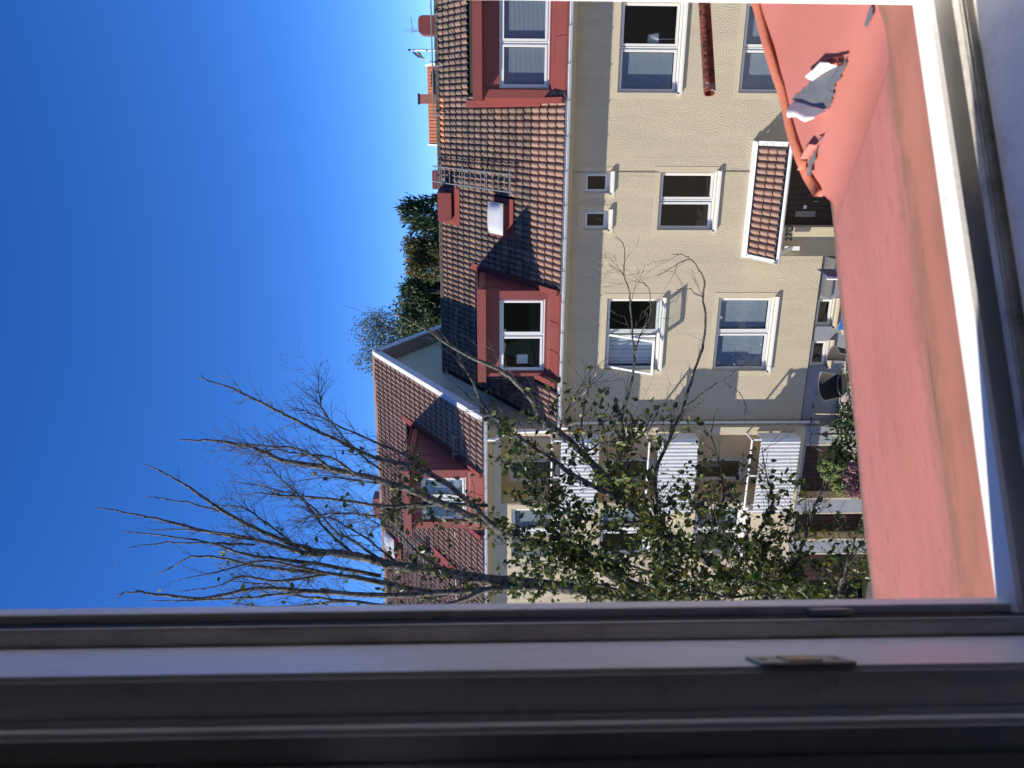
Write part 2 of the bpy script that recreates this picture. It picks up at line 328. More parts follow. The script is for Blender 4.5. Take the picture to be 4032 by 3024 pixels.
# ---------------------------------------------------------------- roof tiles
TW, TL = .305, .322
def tile_mesh(name, m, wv=2, n=16, tw=TW, tl=TL, amp=.030):
    t = MB(); L = tl+.05
    def zz(i):
        ph = (i/n*wv) % 1.0
        return amp*(2*abs(sin(pi*ph))**.85-1)
    for i in range(n+1):
        x = tw*i/n; z = zz(i); t.v += [(x,0,z+.064),(x,L,z+.020),(x,0,z+.050)]
    for i in range(n):
        a = 3*i; b = a+3
        t.f += [(a,b,b+1,a+1),(a+2,b+2,b,a)]; t.m += [0,0]
    return t, t.mesh(name, m, False)
def smooth_top(me):
    me.polygons.foreach_set('use_smooth', [p.normal.z > .5 for p in me.polygons]); me.update()
def tile_roof(roof, o, alpha, x0, x1, rows, mats_fn, mats, skip, tw=TW, tl=TL, npart=300):
    """lay tiles right to left on the slope that starts at eave o; the 300 nearest as parts, the others as one part"""
    protos = []
    for m in mats:
        mb, me = tile_mesh('roof_tile', m, tw=tw, tl=tl); smooth_top(me); protos.append((mb, me))
    u = Vector((1,0,0)); v = Vector((0,cos(alpha),sin(alpha))); nrm = Vector((0,-sin(alpha),cos(alpha)))
    L = []
    ncol = int((x1-x0)/tw)
    for c in range(ncol):
        for r in range(rows):
            xc = x1-(c+.5)*tw; s = r*tl
            if skip(xc, s+tl/2): continue
            p = Vector(o)+v*s; p.x = x1-(c+1)*tw
            p = p+nrm*random.uniform(-.002,.003)+u*random.uniform(-.003,.003)
            L.append(((p-CAM).length, p, mats_fn(xc, r, c)))
    L.sort(key=lambda t: t[0])
    for d, p, k in L[:npart]:
        t = bpy.data.objects.new('roof_tile', protos[k][1]); COL.objects.link(t); t.parent = roof
        t.location = p+Vector((random.uniform(-.004,.004),0,0)); t.rotation_euler = (alpha+random.uniform(-.010,.012), random.uniform(-.012,.012), random.uniform(-.013,.013))
    rest = MB()
    for d, p, k in L[npart:]:
        i = len(rest.v); mb = protos[k][0]; jz = random.uniform(-.003,.003)
        rest.v += [tuple(p+u*q[0]+v*q[1]+nrm*(q[2]+jz)) for q in mb.v]; rest.f += [tuple(a+i for a in f) for f in mb.f]; rest.m += [k]*len(mb.f)
    if rest.v:
        kind(rest.build('roof_tiles', list(mats), roof, smooth=False), 'stuff')
def ridge_tiles(roof, x0, x1, Y, z, m, r=.12, ln=.40):
    me = None; n = int((x1-x0)/ln)
    t = MB()
    k = 8
    for i in range(k+1):
        a = pi*i/k
        for (xx, rr) in ((0, r*1.05), (ln+.03, r*.92)): t.v.append((xx, -cos(a)*rr*1.1, sin(a)*rr*.9))
    for i in range(k): t.f.append((2*i, 2*i+1, 2*i+3, 2*i+2)); t.m.append(0)
    i0 = len(t.v); t.f.append(tuple(range(0, 2*k+2, 2))[::-1]); t.m.append(0)
    me = t.mesh('ridge_tile', m, False)
    for i in range(n):
        o = bpy.data.objects.new('ridge_tile', me); COL.objects.link(o); o.parent = roof
        o.location = (x0+i*ln, Y, z+random.uniform(-.008,.008)); o.rotation_euler = (random.uniform(-.03,.03), random.uniform(-.01,.01), random.uniform(-.02,.02))
# ---------------------------------------------------------------- main house
AL = radians(32); EO = Vector((0,-.55,8.27)); SLEN = 5.77
RV = Vector((0,cos(AL),sin(AL))); RN = Vector((0,-sin(AL),cos(AL)))
def onroof(x, s, n=0.): return Vector((x,0,0))+Vector((0,EO.y,EO.z))+RV*s+RN*n
RIDGE = onroof(0, SLEN)
XL, XR = -7.45, 6.1
house = thing('row_house', 'beige rendered row house with brown tiled roof, red dormers and 27D at the door', 'house', (0,2,GZ))
W1 = [(-5.98,-4.14,5.70,7.07,(-5.03,)), (-6.02,-4.12,2.90,4.30,(-5.03,)), (.60,2.48,5.70,7.07,(1.54,)), (.61,2.49,2.90,4.31,(1.55,)),
      (-1.62,-1.15,7.13,7.75,()), (-2.47,-2.02,7.13,7.73,()), (-2.47,-1.13,4.62,5.96,(-1.79,)), (3.7,5.3,5.70,7.07,(4.5,)), (3.7,5.3,2.9,4.31,(4.5,))]
DX0, DX1, DZ = -2.42, -.45, 2.89
wall = MB()
wall.panel((XL,0,1.84),(1,0,0),(0,0,1),(0,.3,0), XR-XL, 8.55-1.84, [(a-XL,b-XL,c-1.84,d-1.84) for a,b,c,d,_ in W1]+[(-3.09-XL,DX1-XL,-1,DZ-1.84)])
wall.box((XL,8.6,GZ),(XR,8.9,8.5)); wall.box((XR-.3,.3,GZ),(XR,8.6,8.5)); wall.box((XL,.3,GZ),(XL+.3,8.6,8.5))
wall.build('wall', m_render, house)
pl = MB(); BW = [(-4.87,-4.16,1.34,1.80), (-5.93,-5.24,1.34,1.80)]
pl.panel((XL,.05,GZ-.3),(1,0,0),(0,0,1),(0,.25,0), XR-XL, 1.836-GZ+.3, [(a-XL,b-XL,c-GZ+.3,d-GZ+.3) for a,b,c,d in BW]+[(-3.09-XL,DX1-XL,-1,9)])
pl.build('plinth', m_plinth, house)
dt = MB(); dt.box((XL,.012,1.815),(-3.1,.3,1.838)); dt.build('drip_edge', m_gasket, house)
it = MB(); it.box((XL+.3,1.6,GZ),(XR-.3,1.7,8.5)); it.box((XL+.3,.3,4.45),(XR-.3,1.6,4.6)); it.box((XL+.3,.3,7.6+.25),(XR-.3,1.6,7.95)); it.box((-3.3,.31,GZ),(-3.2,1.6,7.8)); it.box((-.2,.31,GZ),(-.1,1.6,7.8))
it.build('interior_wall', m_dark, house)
blinds = [('none',None)[1:]+('curtain',), ('slats','slats'), ('slats',None), ('slats','slats'), (None,), (None,), (None,None), ('slats','slats'), ('slats','slats')]
names = ['window with a leaf swung open and curtain behind it', None, 'window with a blind on one side and a lamp behind the other', None, None, None, None, None, None]
for i, (a,b,c,d,mu) in enumerate(W1):
    window(house, a, b, c, d, 0, mu, .11, blind=blinds[i] if i != 0 else ('curtain', None), open_leaf=0 if i == 0 else None, label=names[i])
for a,b,c,d in BW: window(house, a, b, c, d, .05, (), .1, sill=True, surround=False, sillmat=m_smooth)
# plants and a lamp behind the upper right window stand inside the house
# cable and joint line on the wall
cb = MB(); cb.tube([(-1.14,-.010,8.15),(-1.138,-.010,7.0),(-1.14,-.012,6.0)], .006, 5); cb.build('wall_cable', m_cable, house); cb = MB(); cb.tube([(-1.115,-.010,4.55),(-1.118,-.010,3.86)], .006, 5); cb.build('wall_cable', m_cable, house)
# door recess
rc = MB()
rc.prism([(-3.09,.0,GZ),(-2.72,.2,GZ),(-2.72,.3,GZ),(-3.09,.3,GZ)], (0,0,DZ-GZ)); rc.build('door_splay', m_wyellow, house)
rc = MB(); rc.box((-2.718,.2,GZ),(DX0,.9,DZ)); rc.box((DX1,.302,GZ),(DX1+.3,1.0,DZ)); rc.box((DX0,.3,DZ),(DX1,.9,DZ+.2)); rc.build('door_reveal', m_smooth, house)
dr = MB(); dr.box((DX0,.62,GZ),(DX1,.7,DZ)); door = dr.build('door', m_brown, house)
for k in range(7):
    q = MB(); x = DX0+.06+k*.14; q.box((x,.60,GZ+.1),(x+.125,.619,DZ-.12)); q.build('door_board', m_brown, door)
q = MB(); q.box((-2.02,.588,2.16),(-1.94,.598,2.24)); q.build('door_plate', m_flap, door)
q = MB(); q.tube([(-1.84,.60,2.02),(-1.84,.56,2.02),(-1.84,.55,1.9)], .012, 6); q.build('door_handle', m_steel, door)
q = MB(); q.box((-2.22,.59,1.92),(-2.08,.598,2.42)); q.build('notice', m_zinc, door)
def text(body, size, loc, rot, m, parent, name, depth=.006):
    cu = bpy.data.curves.new(name, 'FONT'); cu.body = body; cu.size = size; cu.extrude = depth; cu.align_x = 'CENTER'; cu.align_y = 'CENTER'
    o = bpy.data.objects.new(name, cu); COL.objects.link(o); o.rotation_euler = rot; o.location = loc
    dg = bpy.context.evaluated_depsgraph_get(); me = bpy.data.meshes.new_from_object(o.evaluated_get(dg)); mw = Matrix.Translation(loc) @ Euler(rot).to_matrix().to_4x4()
    bpy.data.objects.remove(o); me.transform(mw); me.materials.clear(); me.materials.append(m)
    o = bpy.data.objects.new(name, me); COL.objects.link(o); attach(o, parent); return o
text('27D', .23, (-2.565,.19,2.66), (pi/2,0,0), m_black, house, 'house_number')
# canopy over the door
CA = math.atan2(.40, .86); cx0, cx1 = -3.10, -.44
can = MB(); can.prism([(cx0+.03,0.0,3.74),(cx0+.03,-.88,3.30),(cx0+.03,-.88,3.25),(cx0+.03,0.0,3.69)], (cx1-cx0-.06,0,0)); canopy = can.build('door_canopy', m_soffit, house)
cv = Vector((0,cos(CA),sin(CA))); cn = Vector((0,-sin(CA),cos(CA)))
mb, cme = tile_mesh('canopy_tile', m_tile_new, tl=.27); smooth_top(cme)
for c in range(8):
    for r in range(3):
        t = bpy.data.objects.new('canopy_tile', cme); COL.objects.link(t); t.parent = canopy
        t.location = Vector((cx1-.1-(c+1)*.306, -.90, 3.335))+cv*(r*.27); t.rotation_euler = (CA+random.uniform(-.01,.01), random.uniform(-.01,.01), 0)
q = MB(); q.box((cx0-.02,-.10,3.80),(cx1+.02,-.001,3.86)); q.obox((cx0,-.16,3.78),(cx1-cx0,0,0),(0,.1,.06),(0,-.004,.008)); q.build('canopy_flashing', m_whitem, canopy)
for xx in (cx0-.02, cx1-.08):
    q = MB(); q.obox((xx,-.93,3.37),(.10,0,0),cv*.93,cn*.02); q.obox((xx if xx < -2 else xx+.085,-.93,3.22),(.015,0,0),cv*.93,cn*.16); q.build('canopy_verge', m_verge, canopy)
q = MB()
for i in range(7):
    a0, a1 = pi+pi*i/7, pi+pi*(i+1)/7
    q.obox((cx0-.02,-.98+.06*cos(a0),3.33+.06*sin(a0)),(cx1-cx0+.04,0,0),(0,.06*(cos(a1)-cos(a0)),.06*(sin(a1)-sin(a0))),(0,.001,.004))
q.build('canopy_gutter', m_whitem, canopy)
for bx in (-2.9, -.65):
    q = MB(); q.obox((bx-.05,-.80,3.19),(.1,0,0),(0,.78,-.55),(0,.03,.05)); q.obox((bx-.05,-.02,2.45),(.1,0,0),(0,.03,0),(0,0,.36)); q.build('canopy_bracket', m_whitem, canopy)
# roof body
D1 = (-6.12,-3.93); D2 = (.46,4.2)
def dorm_hole(d): return (d[0]-XL+.05, d[1]-XL-.05, .6, 3.7)
rf = MB(); rf.panel(onroof(XL,0.05,-.14), (1,0,0), RV, tuple(RN*.12), XR-XL+.2, SLEN-.05, [dorm_hole(D1), dorm_hole(D2)])
rb = Vector((0,cos(AL),-sin(AL)))
rf.hexa([onroof(XL,SLEN,-.14), onroof(XR+.2,SLEN,-.14), onroof(XR+.2,SLEN,-.14)+rb*SLEN, onroof(XL,SLEN,-.14)+rb*SLEN, onroof(XL,SLEN,-.02), onroof(XR+.2,SLEN,-.02), onroof(XR+.2,SLEN,-.02)+rb*SLEN, onroof(XL,SLEN,-.02)+rb*SLEN])
roof = rf.build('roof', m_under, house)
def inb(x, s, x0, x1, s0, s1): return x0 < x < x1 and s0 < s < s1
def skip_main(x, s):
    return inb(x,s,D1[0]-.02,D1[1]+.02,.0,3.95) or inb(x,s,D2[0]-.0,D2[1]+.1,.0,4.05) or inb(x,s,-2.85,-1.9,1.95,2.8) or inb(x,s,-2.75,-1.9,4.7,9) or (s < .9 and (inb(x,s,D1[0]-.2,D1[1]+.0,-1,9)))
def main_mat(x, r, c):
    if r == 17 and -.72 < x < .5: return 3
    if r <= 2: return 2
    if r == 3: return 2 if random.random() < .5 else 1
    if x < -3: return 1 if random.random() < .5 else 0
    return 0 if random.random() < .8 else 1
tile_roof(roof, (0,EO.y-.03,EO.z-.03), AL, XL, XR, 18, main_mat, [m_tile_old, m_tile_mid, m_tile_new, m_tile_orange], skip_main)
ridge_tiles(roof, XL+.05, XR, RIDGE.y+.02, RIDGE.z+.0, m_ridge)
# fascia, soffit, gutter
q = MB(); q.prism([(XL+.02,-.001,8.12),(XL+.02,-.50,8.08),(XL+.02,-.50,8.24),(XL+.02,-.001,8.50)], (XR-XL-.02,0,0)); q.build('eaves_soffit', m_smooth, house)
def gutter(parent, x0, x1, Y, z, r=.065, m=None, every=.75):
    q = MB(); n = 10
    for i in range(n):
        a0, a1 = pi+pi*i/n, pi+pi*(i+1)/n
        q.obox((x0,Y+r*cos(a0),z+r*sin(a0)),(x1-x0,0,0),(0,r*(cos(a1)-cos(a0)),r*(sin(a1)-sin(a0))),(0,.0005,.003))
    q.tube([(x0,Y-r,z+.004),(x1,Y-r,z+.004)], .009, 6); q.box((x0,Y+r-.002,z-.02),(x1,Y+r+.01,z+.05))
    gt = q.build('gutter', m or m_whitem, parent)
    x = x0+.3
    while x < x1:
        b = MB(); b.box((x,Y-r-.014,z-.03),(x+.025,Y+r,z+.012)); b.build('gutter_bracket', m_galv, gt); x += every
    return gt
gutter(house, XL+.05, XR+.1, -.62, 8.235)
def downpipe(parent, pts, r=.042, clips=(), name='downpipe'):
    q = MB(); q.tube(pts, r, 10); d = q.build(name, m_whitem, parent, smooth=True)
    for p in clips:
        b = MB(); b.tube([(p[0],p[1],p[2]-.02),(p[0],p[1],p[2]+.02)], r+.008, 10); b.build('pipe_clip', m_whitem, d)
    return d
downpipe(house, [(-7.30,-.62,8.18),(-7.32,-.60,8.02),(-7.40,-.16,7.86),(-7.405,-.09,7.75),(-7.405,-.09,1.62),(-7.40,-.12,1.52),(-7.36,-.2,1.44)], clips=[(-7.405,-.09,z) for z in (6.9,4.7,2.6)])
# dormers
def dormer(parent, xa, xb, wx0, wx1, mull, wz0, wz1, ztop, yb, roofpt, alpha, eave, yw=0., blind=None, left=True, right=True, wlabel=None, lowz=8.2):
    """red sheet dormer: window plane yw, flat roof at ztop back to yb"""
    d = MB()
    Yo = yw-.04
    d.panel((xa,Yo,wz0-.12),(1,0,0),(0,0,1),(0,.12,0), xb-xa, ztop-.1-wz0+.12, [(wx0-xa,wx1-xa,.12,wz1-wz0+.12)])
    v = Vector((0,cos(alpha),sin(alpha))); e = Vector(eave)
    sl = lambda y: e.z+(y-e.y)*tan(alpha)
    for xx in (xa, xb-.05):                   # cheeks
        d.prism([(xx,Yo+.1,sl(Yo+.1)-.1),(xx,Yo+.1,ztop-.05),(xx,yb,ztop-.02),(xx,yb,sl(yb)-.1)], (.05,0,0))
    dm = d.build('dormer', m_red, parent)
    # standing seams on the cheeks
    for side, xx in ((-1, xa), (1, xb)):
        for k in range(4):
            y = Yo+.35+k*.55; zz = sl(y)
            if zz > ztop-.15: continue
            s = MB(); s.box((xx-.006 if side < 0 else xx-.002,y,zz),(xx+.002 if side < 0 else xx+.012,y+.018,ztop-.08)); s.build('standing_seam', m_red, dm)
    t = MB(); t.hexa([(xa-.08,yw-.32,ztop-.03),(xb+.08,yw-.32,ztop-.03),(xb+.08,yb+.08,ztop+.03),(xa-.08,yb+.08,ztop+.03),(xa-.08,yw-.32,ztop),(xb+.08,yw-.32,ztop),(xb+.08,yb+.08,ztop+.06),(xa-.08,yb+.08,ztop+.06)])
    t.box((xa-.078,yw-.318,ztop-.20),(xb+.078,yw-.29,ztop-.03)); t.box((xa-.085,yw-.325,ztop-.205),(xb+.085,yw-.288,ztop-.19))
    t.box((xa-.078,yw-.29,ztop-.19),(xb+.078,Yo,ztop-.16))
    for xx in (xa-.078, xb+.05): t.box((xx,yw-.288,ztop-.2),(xx+.028,yb-.9,ztop-.03))
    t.build('dormer_roof', m_red, dm)
    # pilaster strips each side of the window and the sloping apron down to the gutter
    for a0, a1 in ((xa+.002, wx0-.03), (wx1+.03, xb-.002)):
        s = MB(); s.box((a0,Yo-.05,wz0-.1),(a1,Yo-.001,ztop-.2)); s.build('corner_strip', m_red, dm)
    ap = MB(); ap.prism([(xa,Yo-.002,wz0-.04),(xa,Yo-.12,wz0-.07),(xa,Yo-.14,wz0-.12),(xa,e.y-.02,lowz+.11),(xa,e.y-.02,lowz+.06),(xa,Yo+.05,wz0-.2)], (xb-xa,0,0)); apr = ap.build('apron', m_red, dm)
    for k in range(1,3):
        xs = xa+(xb-xa)*k/3.; s = MB(); s.obox((xs,e.y-.02,lowz+.111),(.014,0,0),(0,(Yo-.14)-(e.y-.02),wz0-.12-lowz-.11),(0,0,.012)); s.build('apron_seam', m_red, apr)
    # flashing strips laid on the tiles beside the cheeks
    nrm = Vector((0,-sin(alpha),cos(alpha)))
    for side, xx in ((0, xa-.17), (1, xb-.01)):
        s = MB(); p0 = Vector((xx, e.y, e.z))
        s.obox(p0+v*.86+nrm*.075, (.18,0,0), v*((yb-e.y)/cos(alpha)-.72), nrm*.012)
        s.obox(p0+v*.86+nrm*.05, ((.18,0,0)), v*.012, nrm*.03)
        fl = s.build('flashing', m_red, dm)
        s = MB(); s.obox(p0+v*-.03+nrm*.075+Vector(((.06 if side == 0 else 0),0,0)), (.13,0,0), v*.9, nrm*.075); s.build('flashing_box', m_red, fl)
    window(dm, wx0, wx1, wz0, wz1, Yo+.0, mull, .05, blind=blind, sill=False, surround=False, label=wlabel)
    return dm
dormer(house, D1[0], D1[1], -6.0, -4.16, (-5.07,), 8.60, 9.72, 10.26, 2.72, None, AL, EO, blind=None, wlabel='window with a sheet of paper behind the glass')
dormer(house, D2[0], D2[1], .67, 3.9, (1.61,2.75), 8.62, 9.73, 10.32, 2.88, None, AL, EO, blind=('slats','slats','slats'))
q = MB(); q.box((-5.86,.16,9.0),(-5.62,.163,9.28)); q.build('paper_sheet', m_flap, house)
q = MB()
for i in range(12):
    a0, a1 = 2*pi*i/12, 2*pi*(i+1)/12; q.face([(1.75+.13*cos(a0),.42+.13*sin(a0),6.14),(1.75+.13*cos(a1),.42+.13*sin(a1),6.14),(1.75+.09*cos(a1),.42+.09*sin(a1),6.36),(1.75+.09*cos(a0),.42+.09*sin(a0),6.36)])
q.tube([(1.75,.42,5.72),(1.75,.42,6.2)], .012, 6); q.build('table_lamp_shade', m_flap, house)
# roof hatch with acrylic dome
q = MB(); q.obox(onroof(-2.88,1.95,.05),(1.0,0,0),RV*.92,RN*.03); hatch = q.build('roof_hatch', m_red, house)
q = MB(); q.obox(onroof(-2.74,2.16,.08),(.72,0,0),RV*.62,RN*.17); q.build('hatch_curb', m_red_dk, hatch)
q = MB(); n = 10
for i in range(n+1):
    for j in range(n+1):
        a, b = i/n, j/n; h = .27+.11*(1-(2*a-1)**4)*(1-(2*b-1)**4)**.8; q.v.append(tuple(onroof(-2.77+.78*a, 2.12+.70*b, h)))
for i in range(n):
    for j in range(n): q.f.append((i*(n+1)+j,(i+1)*(n+1)+j,(i+1)*(n+1)+j+1,i*(n+1)+j+1)); q.m.append(0)
q.build('hatch_dome', m_dome, hatch, smooth=True)
q = MB(); q.obox(onroof(-2.78,2.11,.25),(.80,0,0),RV*.72,RN*.022); q.build('hatch_rim', m_galv, hatch)
# red vent box under the ridge
q = MB(); q.obox(onroof(-2.83,4.62,.06),(1.02,0,0),RV*1.2,RN*.02); vb = q.build('vent_box_base', m_red, house)
q = MB(); q.box((-2.62,3.70,10.8),(-1.98,4.5,11.12)); q.build('vent_box', m_red_dk, vb)
q = MB(); q.hexa([(-2.70,3.50,11.02),(-1.94,3.50,11.02),(-1.94,4.55,11.10),(-2.70,4.55,11.10),(-2.70,3.50,11.40),(-1.94,3.50,11.40),(-1.94,4.55,11.44),(-2.70,4.55,11.44)]); q.build('vent_box_hood', m_red, vb)
# chimney behind the ridge and a cowl with an aerial
q = MB(); q.box((-1.94,4.75,10.9),(-1.43,5.3,11.62)); q.build('chimney', m_red_dk, house)
pr = [(2.26,10.6),(2.76,10.6)]+[(2.62+.14*cos(radians(t)), 11.80+.14*sin(radians(t))) for t in range(0,91,15)]+[(2.40-.14*sin(radians(t)), 11.80+.14*cos(radians(t))) for t in range(0,91,15)]
q = MB(); q.prism([(x,5.3,z) for x, z in pr], (0,.6,0)); q.build('chimney_cowl', m_red_dk, house)
q = MB(); q.tube([(2.36,5.45,11.2),(2.36,5.45,12.12)], .014, 6); am = q.build('aerial_mast', m_galv, house)
q = MB(); q.tube([(2.30,5.45,12.10),(2.70,5.30,12.14)], .010, 4)
for k in range(9):
    x = 2.36+k*.04; h = .07-.005*k; q.tube([(x,5.43-.015*k,12.105+.004*k-h),(x,5.43-.015*k,12.105+.004*k+h)], .004, 3)
for sg in (-1,1):
    for k in range(4): q.tube([(2.33-.03*k*0,5.40,12.11+sg*(.04+.06*k)),(2.46,5.62,12.11+sg*(.04+.06*k))], .004, 3)
    q.tube([(2.33,5.44,12.11),(2.33,5.40,12.11+sg*.26)], .005, 3)
q.build('aerial_element', m_galv, am)
# ridge safety rail
q = MB(); q.tube([(.05,RIDGE.y-.08,11.50),(XR,RIDGE.y-.08,11.50)], .019, 8); rr = q.build('ridge_rail', m_galv, house)
for x in (.08,1.35,2.62,3.9,5.2):
    q = MB(); q.obox((x,RIDGE.y-.45,11.18),(.03,0,0),(0,.38,.33),(0,-.012,.014)); q.build('rail_bracket', m_galv, rr)
# roof ladder
q = MB()
for x in (-1.26,-1.68): q.tube([onroof(x,1.72,.26), onroof(x,5.85,.24)], .017, 8)
lad = q.build('roof_ladder', m_galv, house)
for k in range(15):
    q = MB(); s = 1.8+k*.275; q.tube([onroof(-1.26,s,.26), onroof(-1.68,s,.26)], .012, 6); q.build('rung', m_galv, lad)
for s in (1.82,2.95,4.1,5.25):
    q = MB()
    for x in (-1.26,-1.68): q.obox(onroof(x-.015,s,.03),(.03,0,0),RV*.03,RN*.24)
    q.obox(onroof(-1.78,s,.255),(.62,0,0),RV*.028,RN*.02); q.build('ladder_bracket', m_galv, lad)
q = MB(); q.box((-6.72,.035,1.40),(-6.52,.052,1.52))
for k in range(6): q.box((-6.71+.03*k,.03,1.41),(-6.70+.03*k,.035,1.51))
q.build('wall_vent', m_plinth, house)
# ---------------------------------------------------------------- taller house adjoining on the left
WY = -.3; WXR = -7.45; WXL = -22.
AW = radians(31.3); EW = Vector((0,-.57,10.12)); SW = 6.75
WV = Vector((0,cos(AW),sin(AW))); WN = Vector((0,-sin(AW),cos(AW)))
def onwing(x, s, n=0.): return Vector((x,EW.y,EW.z))+WV*s+WN*n
APEX = onwing(0, SW)
wing = thing('balcony_house', 'taller cream house with white ribbed balconies and a single red dormer', 'house', (-14,3,LZ))
LB = [(7.30,9.67),(4.78,7.12),(2.18,4.56)]
WW = [(-11.2,-9.76,3.18,4.48,(-10.48,)), (-11.2,-9.76,5.72,7.02,(-10.48,)), (-11.2,-9.76,8.2,9.4,(-10.48,)), (-14.6,-12.9,3.18,4.48,(-13.75,)), (-14.6,-12.9,5.72,7.02,(-13.75,)), (-14.6,-12.9,8.2,9.4,(-13.75,)), (-18.,-16.2,5.72,7.02,(-17.1,)), (-18.,-16.2,8.2,9.4,(-17.1,))]
GD = [(-9.55,-7.95), (-10.8,-9.95), (-13.2,-11.2)]
LX0, LX1 = -9.60, -7.66
wl = MB(); wl.panel((WXL,WY,1.80),(1,0,0),(0,0,1),(0,.3,0), WXR-WXL, 10.0-1.80, [(a-WXL,b-WXL,c-1.8,d-1.8) for a,b,c,d,_ in WW]+[(LX0-WXL,LX1-WXL,a-1.8,b-1.8) for a,b in LB])
wl.box((WXR-.3,.0,LZ),(WXR,11,10.0)); wl.box((WXL,10.7,LZ),(WXR-.3,11,10)); wl.box((WXL,0,LZ),(WXL+.3,10.7,10))
gy0, gz0 = 0., 10.0                         # gable above the lower roof
wl.prism([(WXR-.3,-.25,10.0),(WXR-.3,11.0,10.0),(WXR-.3,APEX.y,APEX.z-.2)], (.3,0,0))
wl.build('wall', m_wrender, wing)
wp = MB(); wp.panel((WXL,WY+.02,LZ-.1),(1,0,0),(0,0,1),(0,.28,0), WXR-WXL, 1.796-LZ+.1, [(a-WXL,b-WXL,.05,1.72-LZ+.1) for a,b in GD]); wp.build('plinth', m_plinth, wing)
for a, b in GD:
    q = MB(); q.box((a,.12,LZ),(b,.2,1.72)); gd = q.build('garage_door', m_brown, wing)
    q = MB()
    for x0_ in (a, b-.04): q.box((x0_,WY+.015,LZ),(x0_+.04,.12,1.72))
    q.build('door_frame', m_smooth, gd)
    n = int((b-a-.16)/.16)
    for k in range(n): q = MB(); q.box((a+.08+k*.16,.10,LZ+.05),(a+.08+k*.16+.15,.119,1.68)); q.build('door_board', m_brown, gd)
for a,b,c,d,mu in WW: window(wing, a, b, c, d, WY, mu, .1, blind=(None,'slats'))
# loggias
for i, (za, zb) in enumerate(LB):
    q = MB(); yb = .75
    q.panel((LX0-.1,yb,za-.15),(1,0,0),(0,0,1),(0,.12,0), LX1-LX0+.2, zb-za+.3, [(.22,.9,.15+.75,zb-za-.1+.0)])
    q.box((LX0-.1,.001,za-.15),(LX0,yb,zb+.15)); q.box((LX1,.001,za-.15),(LX1+.1,yb,zb+.15)); q.box((LX0,.001,za-.15),(LX1,yb,za-.02)); q.box((LX0,.001,zb),(LX1,yb,zb+.15))
    lg = q.build('loggia', m_wyellow, wing)
    window(lg, LX0+.12, LX0+.8, za+.75, zb-.25, yb, (), .04, sill=True, surround=False)
    yb2 = -.75
    fz0, fz1 = (7.22,8.18) if i == 0 else (4.70,5.72) if i == 1 else (2.10,3.11)
    s = MB(); s.box((LX0-.05,yb2+.03,fz0+.02),(LX1+.05,WY-.001,fz0+.12)); bal = s.build('balcony', m_whitem, wing)
    def corr(x0, x1, y, zb0, zb1, vert=False, y1=None):
        c = MB(); pitch = .1; d = .03; tot = (x1-x0); n = max(1, round(abs(tot)/pitch)); pts = []
        for k in range(n):
            t0 = k/n
            for fr, off in ((0,0),(.12,1),(.5,1),(.62,0)): pts.append((t0+fr/n, off))
        pts.append((1.,0))
        for (t0,o0),(t1,o1) in zip(pts[:-1], pts[1:]):
            if not vert: P = lambda t, o: (x0+tot*t, y-d*o)
            else: P = lambda t, o: (y+d*o, x0+tot*t)
            a_, b_ = P(t0,o0), P(t1,o1); c.face([(*a_,zb0),(*b_,zb0),(*b_,zb1),(*a_,zb1)])
        return c
    corr(LX0-.06, LX1+.05, yb2, fz0, fz1).build('balcony_panel', m_white, bal)
    corr(yb2, WY-.02, LX1+.05, fz0, fz1, True).build('balcony_panel', m_white, bal)
    corr(yb2, WY-.02, LX0-.10, fz0, fz1, True).build('balcony_panel', m_white, bal)
    h = MB(); zt = fz1+.22
    for a_, b_ in (((LX1+.04,WY,zt),(LX1+.04,yb2+.01,zt)), ((LX1+.04,yb2+.01,zt),(LX0-.05,yb2+.01,zt)), ((LX0-.05,yb2+.01,zt),(LX0-.05,WY,zt))): h.tube([a_,b_], .028, 6)
    for px, py in ((LX1+.04,yb2+.01),(LX0-.05,yb2+.01),((LX0+LX1)/2,yb2+.02)): h.box((px-.02,py-.0,fz1-.05),(px+.02,py+.035,zt))
    h.build('handrail', m_whitem, bal)
# wing roof
wr = MB(); wr.panel(onwing(WXL,0.05,-.16),(1,0,0),WV,tuple(WN*.13), -7.08-WXL, SW-.05, [(-10.3-WXL,-8.72-WXL,.75,4.3)])
wb = Vector((0,cos(AW),-sin(AW)))
wr.hexa([onwing(WXL,SW,-.16),onwing(-7.08,SW,-.16),onwing(-7.08,SW,-.16)+wb*SW,onwing(WXL,SW,-.16)+wb*SW,onwing(WXL,SW,-.03),onwing(-7.08,SW,-.03),onwing(-7.08,SW,-.03)+wb*SW,onwing(WXL,SW,-.03)+wb*SW])
wroof = wr.build('roof', m_under, wing)
WD = (-10.38,-8.66)
def skip_wing(x, s): return inb(x,s,WD[0]-.05,WD[1]+.05,-1,4.62) or inb(x,s,-13.95,-13.05,5.3,6.35) or x > -7.2
tile_roof(wroof, (0,EW.y-.03,EW.z-.03), AW, WXL, -7.12, 21, lambda x, r, c: 0, [m_tile_wing], skip_wing)
ridge_tiles(wroof, WXL, -7.1, APEX.y+.02, APEX.z+.0, m_tile_wing, .11)
